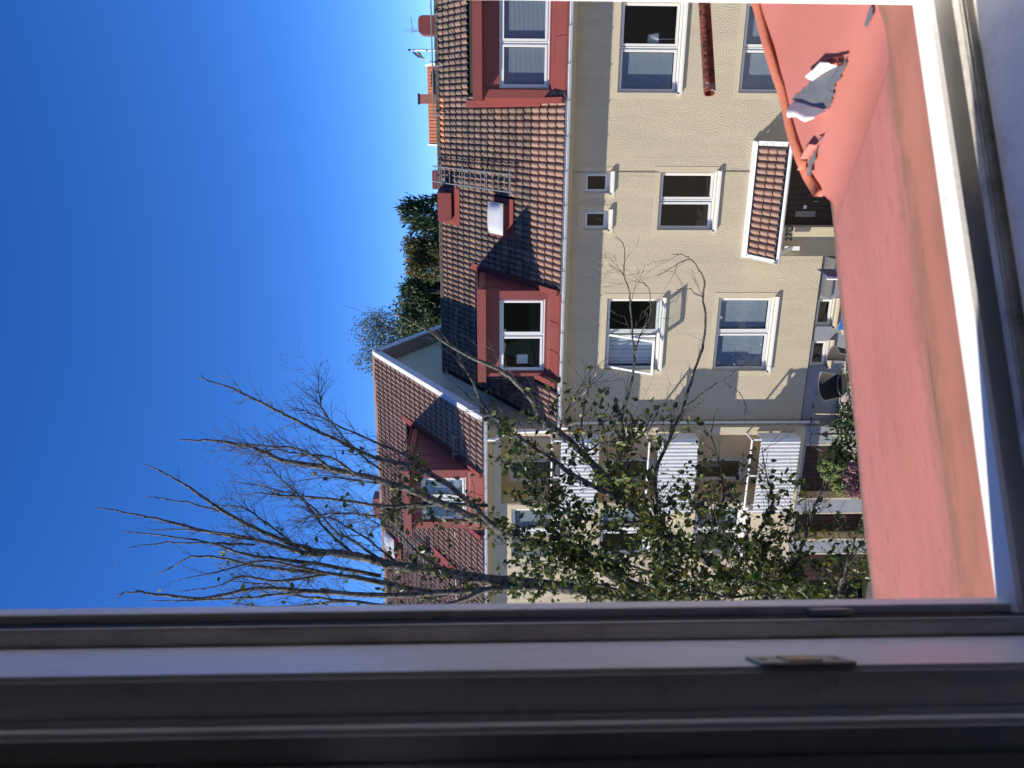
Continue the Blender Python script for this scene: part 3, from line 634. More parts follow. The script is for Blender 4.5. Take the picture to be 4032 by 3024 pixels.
for sgn in (1,-1):                            # verges: white capping, board and soffit
    base = onwing(0,0) if sgn > 0 else None
    if sgn > 0: o, vv, nn, ln = onwing(-7.13,-.05), WV, WN, SW+.05
    else: o, vv, nn, ln = onwing(-7.13,SW), wb, Vector((0,sin(AW),cos(AW))), SW
    q = MB(); k = 5
    for i in range(k):
        a = o+vv*(ln*i/k); q.obox(a+nn*.055, (.14,0,0), vv*(ln/k-.006), nn*.03)
        q.obox(a-nn*.16+Vector((.115,0,0)), (.02,0,0), vv*(ln/k-.006), nn*.215)
    q.build('verge_board', m_verge, wing)
    q = MB(); q.obox(o-nn*.19+Vector((-.32,0,0)), (.435,0,0), vv*ln, nn*.028); 
    for i in range(3): q.obox(o-nn*.20+Vector((-.28+i*.13,0,0)), (.115,0,0), vv*ln, nn*.012)
    q.build('verge_soffit', m_soffit, wing)
q = MB(); q.prism([(WXL,WY-.001,9.9),(WXL,-.52,9.96),(WXL,-.52,10.12),(WXL,WY-.001,10.25)], (-7.4-WXL,0,0)); q.build('eaves_soffit', m_smooth, wing)
gutter(wing, WXL, -7.08, -.63, 10.085)
downpipe(wing, [(-7.62,-.63,10.03),(-7.62,-.62,9.86),(-7.56,-.42,9.62),(-7.53,-.36,9.5),(-7.50,-.36,8.6),(-7.44,-.40,8.42),(-7.30,-.60,8.30)], clips=[(-7.53,-.36,9.4)])
dormer(wing, WD[0], WD[1], -10.15, -8.9, (-9.5,), 10.60, 11.78, 12.24, 3.34, None, AW, EW, yw=-.1, blind=('slats','slats'), lowz=10.04)
q = MB(); q.obox(onwing(-13.9,5.25,.05),(.86,0,0),WV*1.0,WN*.03); wh = q.build('roof_hatch', m_red, wing)
q = MB(); q.obox(onwing(-13.8,5.42,.08),(.66,0,0),WV*.7,WN*.16); q.build('hatch_curb', m_red_dk, wh)
q = MB(); n = 8
for i in range(n+1):
    for j in range(n+1):
        a, b = i/n, j/n; q.v.append(tuple(onwing(-13.83+.72*a, 5.39+.76*b, .25+.10*(1-(2*a-1)**4)*(1-(2*b-1)**4))))
for i in range(n):
    for j in range(n): q.f.append((i*(n+1)+j,(i+1)*(n+1)+j,(i+1)*(n+1)+j+1,i*(n+1)+j+1)); q.m.append(0)
q.build('hatch_dome', m_dome, wh, smooth=True)
q = MB(); q.tube([onwing(-11.0,1.25,.2), onwing(-7.9,1.25,.2)], .018, 8); q.tube([onwing(-15,1.25,.2), onwing(-12.2,1.25,.2)], .018, 8); sr = q.build('snow_rail', m_galv, wing)
for x in (-8.0,-8.5,-10.7,-12.6,-13.8):
    q = MB(); q.obox(onwing(x,1.2,.03),(.03,0,0),WV*.1,WN*.2); q.build('rail_bracket', m_galv, sr)
q = MB(); q.obox(onwing(-12.5,1.4,.08),(.38,0,0),WV*1.4,WN*.03); q.build('roof_flashing', m_red, wing)
q = MB(); q.tube([onwing(-12.45,3.1,.0), onwing(-12.45,3.1,.0)+Vector((0,0,.28))], .10, 12); q.tube([onwing(-12.45,3.1,0)+Vector((0,0,.28)), onwing(-12.45,3.1,0)+Vector((0,0,.4))], [.15,.13], 12); q.build('roof_vent', m_black, wing)
q = MB(); q.box((-13.15,APEX.y+.25,12.9),(-12.4,APEX.y+.85,APEX.z+.38)); q.build('chimney', m_red_dk, wing)
q = MB()
for x in (-12.55,-12.95): q.tube([onwing(x,3.2,.2), onwing(x,6.7,.2)], .016, 6)
wld = q.build('roof_ladder', m_galv, wing)
for k in range(11):
    q = MB(); q.tube([onwing(-12.55,3.3+k*.3,.2), onwing(-12.95,3.3+k*.3,.2)], .011, 5); q.build('rung', m_galv, wld)
# ---------------------------------------------------------------- the house the picture is taken from
OA = radians(31.44); OZ = 10.0-LZ
own = thing('attic_house', 'house with a white attic window above a faded red sheet metal ledge with peeling paint', 'house', (0,-18.5,LZ), rz=OA)
def lz(p): return (p[0], p[1], p[2]+OZ)
def omb(): return MB()
class LMB(MB):
    def build(s, name, mats, parent=None, smooth=False):
        s.v = [lz(v) for v in s.v]; return MB.build(s, name, mats, parent, smooth, local=True)
H0, H1 = -.66, 1.05
q = LMB()                                     # room shell
q.panel((-2.6,.573,-1.6),(1,0,0),(0,0,1),(0,.284,0), 5.2, 2.9, [(2.6-.140,2.6+.77,1.6-.62,1.6+1.0)])
q.box((-2.6,-3.2,-1.6),(2.6,.573,-1.5)); q.box((-2.6,-3.2,1.2),(2.6,.573,1.3)); q.box((-2.6,-3.3,-1.6),(2.6,-3.2,1.3)); q.box((-2.7,-3.3,-1.6),(-2.6,.6,1.3)); q.box((2.6,-3.3,-1.6),(2.7,.6,1.3))
q.build('room_wall', m_room, own)
q = LMB(); q.box((-7,-7,-OZ-.1),(7,1.0,-1.62)); q.build('wall', m_wrender, own)
q = LMB(); q.hexa([(-7,1.0,-.80),(-7,1.0,-2.0),(7,1.0,-2.0),(7,1.0,-.80),(-7,1.22,-.72),(-7,2.4,-1.98),(7,2.4,-1.98),(7,1.22,-.72)]); q.build('roof', m_red, own)
q = LMB(); q.hexa([(-3,-6,1.32),(3,-6,1.32),(3,1.0,1.32),(-3,1.0,1.32),(-2.8,-5.8,1.5),(2.8,-5.8,1.5),(2.8,.9,1.5),(-2.8,.9,1.5)]); q.build('dormer_roof', m_red, own)
q = LMB()                                     # window frame, stepped as the rebates of the real one
q.prism([(-.0508,.8525,H0),(-.0553,.828,H0),(-.0650,.828,H0),(-.0650,.8525,H0)], (0,0,H1-H0))
frm = q.build('window_frame', m_own, own); weld_bevel(frm, .001, 1)
q = LMB(); q.prism([(-.0650,.852,H0),(-.0650,.80,H0),(-.0832,.80,H0),(-.0832,.852,H0)], (0,0,H1-H0)); q.build('weather_seal', m_gasket, frm)
q = LMB(); q.prism([(-.0662,.80,H0),(-.0662,.782,H0),(-.0835,.782,H0),(-.0835,.80,H0)], (0,0,H1-H0)); weld_bevel(q.build('bare_rebate', m_ownb, frm), .003, 2)
q = LMB(); q.prism([(-.0838,.852,H0),(-.0838,.600,H0),(-.1175,.600,H0),(-.1175,.574,H0),(-.139,.574,H0),(-.139,.852,H0)], (0,0,H1-H0)); weld_bevel(q.build('jamb', m_own, frm), .004, 2)
q = LMB(); q.prism([(.688,.852,H0),(.688,.60,H0),(.735,.60,H0),(.735,.575,H0),(.769,.575,H0),(.769,.852,H0)], (0,0,H1-H0)); weld_bevel(q.build('jamb', m_own, frm), .003, 2)
q = LMB(); q.box((-.139,.574,.96),(.769,.852,.999)); q.build('window_head', m_own, frm)
q = LMB(); q.prism([(-.137,.853,-.552),(-.137,.816,-.549),(-.137,.812,-.553),(-.137,.812,-.60),(-.137,.853,-.60)], (.904,0,0)); q.build('sill_rail', m_own, frm)
q = LMB(); q.box((-.0835,.796,-.60),(.687,.8115,-.578)); q.build('sill_groove', m_gasket, frm)
q = LMB(); q.prism([(-.0834,.7955,-.563),(-.0834,.779,-.5615),(-.0834,.776,-.565),(-.0834,.776,-.60),(-.0834,.7955,-.60)], (.7704,0,0)); weld_bevel(q.build('sill_lip', m_ownb, frm), .002, 2)
q = LMB(); q.prism([(-.0833,.7755,-.574),(-.0833,.61,-.570),(-.0833,.60,-.575),(-.0833,.60,-.615),(-.0833,.7755,-.615)], (.770,0,0)); weld_bevel(q.build('inner_sill', m_own, frm), .003, 2)
q = LMB(); q.box((-.16,.30,-.645),(.80,.62,-.619)); q.build('window_board', m_own, frm)
q = LMB(); q.box((-.0839,.601,-.276),(-.0812,.640,-.203)); lt = weld_bevel(q.build('latch_plate', m_steel, frm), .001, 1)
q = LMB(); q.box((-.0813,.606,-.252),(-.0800,.632,-.226)); q.build('latch_bolt', m_brass, lt)
for z_ in (-.268,-.211):
    q = LMB(); q.tube([(-.0815,.62,z_),(-.0804,.62,z_)], .003, 8); q.build('screw', m_brass, lt)
q = LMB(); q.box((-.0640,.802,-.37),(-.058,.826,-.33)); q.build('frame_packer', m_galv, frm)
q = LMB(); q.tube([(-.150,.560,.10),(-.150,.535,.098),(-.151,.53,.05),(-.152,.535,.02)], .009, 8); q.build('window_stay', m_own, frm)
# sheet metal ledge
def hgt(x, y): return .0016*sin(x*9.+1.3)*sin(y*23.)+.0012*sin(x*17+y*11)
def sheet(x0, x1, y0, y1, z0, z1, nx, ny, curve=0.):
    q = LMB()
    for j in range(ny+1):
        for i in range(nx+1):
            a, b = i/nx, j/ny; x = x0+(x1-x0)*a; y = y0+(y1-y0)*b; q.v.append((x, y, z0+(z1-z0)*b+hgt(x, y)-curve*b*b))
    for j in range(ny):
        for i in range(nx): k = j*(nx+1)+i; q.f.append((k,k+1,k+nx+2,k+nx+1)); q.m.append(0)
    return q
q = sheet(-1.9, .80, .95, 1.205, -.572, -.594, 60, 10)
n0 = len(q.v); nx = 60
rows = [(1.228,-.598),(1.238,-.604),(1.240,-.614),(1.236,-.66)]
top = [n0-(nx+1)+i for i in range(nx+1)]
for (yy, zz_) in rows:
    cur = []
    for i in range(nx+1):
        x = -1.9+2.7*i/nx; q.v.append((x, yy+.0012*sin(x*31), zz_+hgt(x, yy))); cur.append(len(q.v)-1)
    for i in range(nx): q.f.append((top[i], top[i+1], cur[i+1], cur[i])); q.m.append(0)
    top = cur
ledge = q.build('metal_ledge', m_apron, own, smooth=True)

def dirt(pts, w0, w1, z, name='dirt_streak', dens=90):
    q = LMB()
    for (xa, ya), (xb, yb_) in zip(pts[:-1], pts[1:]):
        n = int(dens*abs(xb-xa))
        for k in range(n):
            t = random.random(); x = xa+(xb-xa)*t; y = ya+(yb_-ya)*t+random.gauss(0, w0); ln = random.uniform(.0015,.007); wd = random.uniform(.0003,.0011)
            zt = z(x, y)+.0009; a = random.gauss(0,.35); c_, s_ = cos(a), sin(a)
            P = [(-ln,-wd*.4),(0,-wd),(ln,-wd*.3),(ln*.6,wd),(-ln*.5,wd*.8)]
            q.face([(x+p[0]*c_-p[1]*s_, y+p[0]*s_+p[1]*c_, zt) for p in P])
    return kind(q.build(name, m_dirt, ledge), 'stuff')
def zled(x, y): return -.572-.022*(y-.95)/.255+hgt(x, y) if y > .951 else -.556-.0165*(y-.853)/.0985+hgt(x, y)
dirt([(-.5,1.222),(.62,1.222)], .006, 0, lambda x, y: -.594-.022*max(0,(y-1.205))/.035*.5+hgt(x, y)-.002 if y > 1.205 else zled(x, y), dens=140)
# right hand part of the ledge, bent up
PA, PB, PC = Vector((.724,.955,-.570)), Vector((.605,1.235,-.571)), Vector((1.0,1.238,-.503))
pn = (PB-PA).cross(PC-PA).normalized(); pn = pn if pn.z > 0 else -pn
def zr(x, y): return PA.z-((x-PA.x)*pn.x+(y-PA.y)*pn.y)/pn.z
ca, cb_ = Vector((.735,.940)), Vector((.580,1.24)); cd = (cb_-ca).normalized(); cnn = Vector((-cd.y, cd.x)); cnn = cnn if cnn.x > 0 else -cnn
def sst(t): t = max(0., min(1., t)); return t*t*(3-2*t)
def zbent(x, y):
    d = (Vector((x,y))-ca).dot(cnn); k = sst((d+.035)/.115); return zled(x, min(y,1.235))*(1-k)+zr(x, y)*k+.0007
q = LMB(); nx, ny = 44, 14
for j in range(ny+1):
    b = j/ny; y = .9525+(1.236-.9525)*b; xl = ca.x+(cb_.x-ca.x)*(y-ca.y)/(cb_.y-ca.y)-.05
    for i in range(nx+1):
        x = xl+(1.75-xl)*(i/nx)**1.8; yy = y if x > .625 else min(y, 1.203+max(0., x-.575)/.05*.033); q.v.append((x, yy, zbent(x, yy)+.0014*sin(x*21+yy*9)*min(1,i/20)))
for j in range(ny):
    for i in range(nx): k = j*(nx+1)+i; q.f.append((k,k+1,k+nx+2,k+nx+1)); q.m.append(0)
bent = q.build('bent_sheet', m_apronr, ledge, smooth=True)
q = LMB(); xs_ = [.624+.02*k for k in range(57)]
for x0_, x1_ in zip(xs_[:-1], xs_[1:]): q.face([(x0_,1.2362,-.64),(x1_,1.2362,-.64),(x1_,1.2362,zbent(x1_,1.236)),(x0_,1.2362,zbent(x0_,1.236))])
q.build('bent_riser', m_apronr, ledge)
q = LMB(); nx, ny = 90, 6                    # strip between the window and the ledge, running up into the bent part
for j in range(ny+1):
    for i in range(nx+1):
        a, b = i/nx, j/ny; x = -1.9+3.65*a; zf = max(-.5722, zbent(x, .9528)) if x > .55 else -.5722
        q.v.append((x, .853+.0998*b, -.556*(1-b)+zf*b+hgt(x, .853+.1*b)*.6-.004*sin(pi*b)))
for j in range(ny):
    for i in range(nx): k = j*(nx+1)+i; q.f.append((k,k+1,k+nx+2,k+nx+1)); q.m.append(0)
q.build('ledge_upstand', m_aproni, ledge, smooth=True)
q = LMB(); n = 34; prev = None
for k in range(n+1):
    x = .614+1.14*k/n; y = 1.237+.0013*sin(x*28)+.001*sin(x*61); z = zbent(x, 1.236)+.0015*sin(x*37)
    ring = [(x,y-.015,z+.0012),(x,y-.0145+.001*sin(x*90),z+.0050),(x,y+.004,z+.0075),(x,y+.0085,z+.005),(x,y+.009,z-.010),(x,y+.004,z-.012)]
    i = len(q.v); q.v += ring
    if prev is not None:
        for a in range(6): q.f.append((prev+a,prev+(a+1)%6,i+(a+1)%6,i+a)); q.m.append(0)
    else: q.f.append(tuple(range(i,i+6))); q.m.append(0)
    prev = i
q.build('folded_hem', m_hem, ledge, smooth=True)
# peeling paint: bare zinc showing, and curled flaps
ow = Matrix.Translation(own.location) @ Matrix.Rotation(OA, 4, 'Z'); owi = ow.inverted()
def onbent(cx, cy, lift=0., s=2.212):
    px, py = 3032+cx/s, cy/s
    r = owi.to_3x3() @ (at(px, py, 1.)-CAM); t = (pn.dot(PA))/(pn.dot(r)); p = r*t
    return p+pn*lift
def patch(pts, lift=.0026): q = LMB(); q.face([onbent(*p, lift) for p in pts]); return q
def ragged(pts, amp=5, n=4):
    out = []
    for (a, b) in zip(pts, pts[1:]+pts[:1]):
        for k in range(n):
            t = k/n; j = 0 if k == 0 else amp
            out.append((a[0]+(b[0]-a[0])*t+random.uniform(-j,j), a[1]+(b[1]-a[1])*t+random.uniform(-j,j)))
    return out
def fan(pts, lift):
    c = (sum(p[0] for p in pts)/len(pts), sum(p[1] for p in pts)/len(pts)); q = LMB(); C = onbent(*c, lift); P = [onbent(*p, lift) for p in pts]
    for a, b in zip(P, P[1:]+P[:1]): q.face([a, b, C])
    return q
fan(ragged([(195,872),(360,710),(600,575),(690,500),(645,640),(575,745),(550,865),(525,960),(360,915)], 13, 7), .0024).build('bare_patch', m_zinc, bent)
fan(ragged([(325,1525),(345,1400),(405,1320),(430,1265),(405,1400),(375,1450),(372,1530)], 6, 3), .0024).build('bare_patch', m_zinc, bent)
fan(ragged([(425,1200),(475,1188),(452,1232)], 2, 3), .0024).build('bare_patch', m_zinc, bent)
fan(ragged([(880,62),(912,62),(905,140),(855,240),(832,222)], 5, 3), .0024).build('bare_patch', m_zinc, bent)
def flap(edge, tip, name='paint_flap', m=None, lift=.016, n=6):
    """strip of paint hinged along edge (list of points) and curled up towards tip (list of points)"""
    q = LMB(); w_ = len(edge)
    for k in range(n+1):
        t = k/n
        for (e, p) in zip(edge, tip): q.v.append(tuple(onbent(e[0]+(p[0]-e[0])*t, e[1]+(p[1]-e[1])*t, .003+lift*sin(t*pi*.62))))
    for k in range(n):
        for i in range(w_-1): a = k*w_+i; q.f.append((a,a+1,a+w_+1,a+w_)); q.m.append(0)
    o = q.build(name, m or m_flap, bent, smooth=True); return o
flap([(385,700),(455,650),(530,605),(600,572)], [(372,652),(440,600),(500,535),(585,540)], lift=.011)
flap([(520,545),(560,515),(625,500),(690,492)], [(514,532),(560,503),(628,491),(700,488)], m=m_red_dk, lift=.004)
flap([(215,880),(300,900),(400,935),(515,965)], [(246,1015),(310,1005),(395,1052),(478,1020)], lift=.018)
flap([(600,570),(640,555),(655,565)], [(600,550),(640,540),(660,575)], m=m_hem, lift=.009)
flap([(335,1385),(365,1330),(425,1262)], [(312,1375),(345,1310),(395,1245)], m=m_apronr, lift=.009)
flap([(322,1470),(325,1440),(330,1400)], [(286,1480),(312,1440),(300,1380)], m=m_hem, lift=.010)
# rusty snow guard tube beyond the ledge
q = LMB(); q.tube([(1.222,1.86,-.606),(3.2,1.86,-.630)], .0165, 16, cap=False); q.tube([(3.2,1.86,-.630),(1.222,1.86,-.606)], .0140, 16, cap=False)
for k in range(16):
    a0, a1 = 2*pi*k/16, 2*pi*(k+1)/16; P = lambda r, a: (1.222,1.86+r*cos(a),-.606+r*sin(a)); q.face([P(.0165,a0),P(.0165,a1),P(.014,a1),P(.014,a0)])
sg = q.build('snow_guard_tube', m_rust, own, smooth=True)
q = LMB(); q.prism([(2.75,1.55,-1.15),(2.75,1.90,-.60),(2.75,1.83,-.64),(2.75,1.5,-1.1)], (.02,0,0)); q.box((2.75,1.45,-1.4),(2.77,1.58,-1.05)); q.build('tube_bracket', m_rust, sg)
# ---------------------------------------------------------------- tree in front of the houses
tree = thing('garden_tree', 'tall half-bare tree with lichened limbs and green leaves low down', 'tree', at(3600, 2520, 7.6)*1.0)
tree.location.z = LZ
def smooth_path(P, n=4):
    P = [Vector(p) for p in P]; out = []
    for i in range(len(P)-1):
        p0, p1, p2, p3 = P[max(i-1,0)], P[i], P[i+1], P[min(i+2,len(P)-1)]
        for k in range(n):
            t = k/n; out.append(.5*((2*p1)+(p2-p0)*t+(2*p0-5*p1+4*p2-p3)*t*t+(3*p1-p0-3*p2+p3)*t**3))
    out.append(P[-1]); return out
# limbs: pixels of the photograph from root to tip, depth at root and tip, radius at root and tip (m)
J = (3300,2455); K = (2850,2425)
limbs = [
 ([(2950,2440),(2700,2400),(2400,2342),(2168,2306),(1920,2283),(1762,2256),(1581,2229),(1400,2190),(1290,2175)], 7.5,7.6,.060,.034),
 ([(1290,2175),(1222,2181),(1032,2132),(842,2100),(680,2059),(549,2029),(376,1997)], 7.6,7.4,.026,.004),
 ([(1290,2175),(1168,2149),(1032,2094),(897,2024),(772,1937),(680,1880),(571,1828)], 7.6,7.9,.028,.004),
 ([(897,2024),(760,1983),(660,1968),(580,1953)], 7.8,7.7,.010,.003),
 ([(2950,2440),(2600,2350),(2400,2256),(2259,2188),(2078,2129),(1942,2071),(1834,2025),(1671,1953)], 7.5,7.2,.055,.036),
 ([(1671,1953),(1500,1891),(1304,1845),(1114,1812),(1005,1763),(924,1747),(810,1734),(707,1731)], 7.2,6.9,.032,.005),
 ([(1942,2071),(1775,1917),(1626,1836),(1500,1810),(1412,1774),(1222,1682),(1032,1587),(886,1519),(783,1489)], 7.2,7.6,.027,.005),
 ([(1500,1850),(1420,1790),(1356,1726),(1271,1617),(1260,1570),(1252,1487)], 7.3,7.5,.012,.003),
 ([(1700,1865),(1600,1790),(1500,1752),(1303,1660),(1176,1609)], 7.4,7.6,.016,.004),
 ([(1304,1845),(1190,1772),(1060,1757),(930,1748)], 7.1,6.8,.013,.004),
 ([(1400,2190),(1290,2090),(1195,1970),(1103,1883),(1043,1822)], 7.6,8.0,.016,.004),
 ([(1500,2205),(1373,2120),(1330,2100),(1200,1975),(1114,1932),(897,1894)], 7.6,7.3,.014,.003),
 ([(1920,1990),(1700,1985),(1500,1992),(1304,1965),(1114,1950),(1020,1940)], 7.4,7.1,.020,.004),
 ([(1500,2268),(1168,2208),(1005,2192),(897,2160),(772,2127),(489,2093)], 7.7,7.4,.020,.004),
 ([(1005,2145),(897,2138),(772,2138),(620,2140),(512,2156)], 7.6,7.3,.011,.003),
 ([(1700,2330),(1300,2260),(1005,2230),(900,2203),(756,2192),(690,2225),(608,2268)], 7.6,7.9,.020,.003),
 ([(1300,2260),(1100,2215),(1000,2213),(870,2246),(707,2284)], 7.5,7.2,.014,.003),
 ([(2168,2306),(1800,2330),(1500,2345),(1250,2330),(1000,2318),(800,2355),(620,2340),(540,2328),(458,2344)], 7.5,7.1,.030,.004),
 ([(1250,2330),(1000,2350),(800,2362),(580,2368)], 7.3,7.0,.012,.003),
 ([(1950,2310),(1700,2395),(1400,2370),(1100,2390),(900,2375)], 7.4,7.9,.022,.004),
 ([(1920,2283),(1700,2360),(1560,2300),(1400,2270),(1250,2255),(1100,2290)], 7.6,7.9,.018,.004),
 ([J,(3204,2369),(3068,2333),(2888,2265),(2752,2188),(2625,2107),(2553,2053),(2458,1971),(2381,1881),(2300,1790),(2200,1700),(2127,1640),(2096,1580),(2041,1512),(1969,1458),(1865,1412),(1752,1349),(1675,1297),(1553,1232)], 7.3,6.9,.055,.004),
 ([(2458,1971),(2300,1895),(2159,1801),(2069,1742),(1987,1675),(1919,1616),(1879,1544),(1833,1453),(1779,1399),(1693,1336)], 7.1,7.3,.026,.004),
 ([(1987,1675),(1928,1634),(1865,1580),(1793,1512)], 7.2,7.4,.010,.003),
 ([(2381,1881),(2440,1800),(2458,1724),(2449,1634),(2471,1562),(2489,1489),(2498,1390),(2489,1308),(2481,1188),(2477,1142),(2457,1086),(2461,1007),(2450,957),(2418,932)], 7.1,6.6,.015,.002),
 ([(2457,1086),(2430,1060),(2400,1045)], 6.7,6.6,.004,.002),
 ([(2498,1390),(2530,1300),(2560,1240),(2555,1140),(2530,1115),(2490,1105)], 6.8,6.5,.006,.002),
 ([(2625,2107),(2600,2030),(2584,1941),(2584,1842),(2625,1756),(2661,1675),(2688,1616),(2711,1535),(2742,1435),(2772,1349),(2777,1233),(2768,1170),(2773,1102),(2748,1052),(2716,1020),(2685,1000),(2644,1000)], 7.0,6.5,.019,.002),
 ([(2768,1170),(2735,1153),(2712,1135),(2660,1140)], 6.5,6.4,.006,.002),
 ([(2716,1020),(2650,1050),(2590,1088)], 6.5,6.4,.004,.002),
 ([(2690,1610),(2790,1530),(2840,1505),(2900,1460),(2965,1415)], 6.7,6.5,.006,.002),
 ([(2840,1505),(2900,1535),(2935,1590),(2950,1625)], 6.6,6.5,.004,.002),
 ([(2752,2188),(2800,2080),(2850,1960),(2830,1820),(2800,1700),(2830,1600)], 7.0,6.7,.014,.002),
 ([(2888,2265),(2960,2140),(3040,2000),(3020,1880),(3000,1760)], 7.1,6.8,.016,.003),
 ([(3068,2333),(3120,2240),(3170,2120),(3200,2020),(3240,1930),(3290,1850)], 7.1,6.6,.018,.006),
 ([(2553,2053),(2430,2060),(2300,2040),(2200,1990),(2100,1900),(2050,1800)], 7.1,7.5,.016,.003),
 ([(2200,1700),(2240,1600),(2290,1520),(2340,1440)], 7.0,6.9,.010,.003),
 ([(2300,1790),(2290,1680),(2310,1560),(2330,1470),(2345,1430)], 7.0,6.8,.012,.003),
 ([J,(3300,2330),(3330,2240),(3360,2150),(3370,2080)], 7.2,6.8,.020,.004),
 ([(2888,2265),(2800,2300),(2650,2290),(2500,2230),(2350,2190)], 7.2,7.4,.020,.006),
 ([(3204,2369),(3080,2260),(2950,2180),(2850,2090),(2760,2000)], 7.0,6.6,.020,.004),
 ([(1222,2181),(1000,2120),(880,2100),(700,2085),(600,2090)], 7.6,7.3,.014,.003),
 ([(1300,2260),(1100,2290),(950,2270),(850,2310),(700,2330)], 7.6,7.4,.014,.003),
 ([(1400,2370),(1200,2350),(1050,2300),(900,2290)], 7.7,7.5,.013,.003),
 ([(1168,2149),(1050,2060),(960,2000),(880,1990),(830,1995)], 7.7,8.0,.012,.003),
 ([(1400,1868),(1300,1800),(1200,1790),(1080,1770),(1000,1800)], 7.1,7.0,.012,.003),
 ([(1671,1953),(1560,1900),(1450,1900),(1330,1880),(1200,1890)], 7.2,7.4,.013,.003),
 ([(1700,1985),(1600,2000),(1480,2030),(1350,2020),(1240,2030),(1170,2060)], 7.3,7.5,.014,.003),
 ([(1581,2229),(1480,2150),(1380,2080),(1300,2040),(1210,2030)], 7.6,7.8,.014,.003),
 ([(1762,2256),(1650,2180),(1560,2090),(1480,2060),(1400,2010)], 7.5,7.2,.014,.003),
 ([(2400,2256),(2330,2200),(2230,2110),(2160,2000),(2110,1880)], 7.4,7.0,.018,.004),
 ([(2600,2350),(2480,2330),(2350,2300),(2240,2230),(2130,2210)], 7.5,7.1,.018,.004),
 ([(2700,2400),(2640,2310),(2610,2210),(2640,2130)], 7.4,6.8,.016,.004),
 ([(3068,2333),(2980,2340),(2860,2350),(2740,2330),(2640,2350)], 7.2,6.8,.018,.004),
 ([J,(3260,2370),(3180,2290),(3120,2300),(3040,2260)], 7.2,6.7,.018,.004),
 ([(2300,1790),(2380,1740),(2450,1760),(2520,1720),(2560,1650)], 7.0,6.7,.010,.003),
]
def world(pl_, d0, d1):
    n = len(pl_)-1; return [at(p[0], p[1], d0+(d1-d0)*i/n) for i, p in enumerate(pl_)]
trunk = MB(); root = Vector(tree.location)
pJ = at(*J, 7.3); pK = at(2950,2440,7.5)
trunk.tube(smooth_path([root+Vector((0,0,-.1)), root+Vector((0,0,.6)), root.lerp(pJ,.35)+Vector((-.05,.03,.4)), root.lerp(pJ,.7)+Vector((.03,.0,.25)), pJ], 5), [.2-.135*k/20 for k in range(21)], 12, True)
trunk.tube(smooth_path([root.lerp(pJ,.72)+Vector((.03,0,.25)), pJ.lerp(pK,.35)+Vector((-.06,.02,.1)), pK], 5), [.09-.03*k/10 for k in range(11)], 10, True)
tr_ = trunk.build('trunk', m_bark, tree, smooth=True)
segs = []
for pl_, d0, d1, r0, r1 in limbs:
    P = smooth_path(world(pl_, d0, d1), 4); n = len(P)-1
    P = [p+Vector((random.gauss(0,.004),random.gauss(0,.004),random.gauss(0,.004))) if 0 < i < n else p for i, p in enumerate(P)]
    R = [(r0*(1-i/n)**.85+r1*(i/n)**.9)*random.uniform(.93,1.08) if i else r0 for i in range(n+1)]
    b = MB(); b.tube(P, R, 8 if r0 > .02 else 6); b.build('limb', m_bark, tree, smooth=True)
    segs.append((P, R))
twigs = MB(); leaves = []; 
def rvec():
    while True:
        v = Vector((random.uniform(-1,1), random.uniform(-1,1), random.uniform(-1,1)))
        if .05 < v.length < 1: return v.normalized()
LBD = [(1900,1560),(2050,1480),(2300,1430),(2600,1570),(2800,1690),(3000,1770),(3150,1870),(3300,1990),(3500,2080)]
def pix(p):
    k = (p-CAM).dot(fw); return 2016-(p-CAM).dot(up)/k*F, 1512-(p-CAM).dot(rt)/k*F
def inside(px, py):                           # how far the leafy part of the crown reaches
    if px <= LBD[0][0]: return py-LBD[0][1]-(LBD[0][0]-px)*.8
    for (a, b), (c, d) in zip(LBD[:-1], LBD[1:]):
        if a <= px <= c: return py-(b+(d-b)*(px-a)/(c-a))
    return py-LBD[-1][1]
def leafiness(p):                             # the crown has lost its leaves above the eaves line
    px, py = pix(p); e = inside(px, py)
    if px < 1500: return .0 if e < -250 else .006
    if px < 1950: return .10 if e > 0 else .006
    if e < 0: return .0
    return .08 if e < 120 else .2 if e < 260 else .34 if e < 420 else (.36 if px < 2250 else .46 if py < 2130 else .38)
def twig(p, d, ln, r, depth):
    n = 3 if depth == 0 else 4; P = [p.copy()]; q = p.copy(); dd = d.copy()
    for k in range(n):
        dd = (dd+rvec()*.11+Vector((0,0,.04))).normalized(); q = q+dd*(ln/n); P.append(q.copy())
    twigs.tube(P, [r*(1-.75*k/n) for k in range(n+1)], 4 if r > .003 else 3, False)
    lf = leafiness(q)
    for k in range(1, n+1):
        if random.random() < lf*(1.5 if depth < 2 else .8):
            for _ in range(random.choice((1,1,2,3)) if lf > .5 else 1): leaves.append((P[k]+rvec()*.02, dd))
        if depth > 0 and random.random() < .6:
            ax = rvec(); nd = (dd+ax*random.uniform(.6,1.0)); nd.normalize(); twig(P[k], nd, ln*random.uniform(.35,.6), max(.0019,r*.6), depth-1)
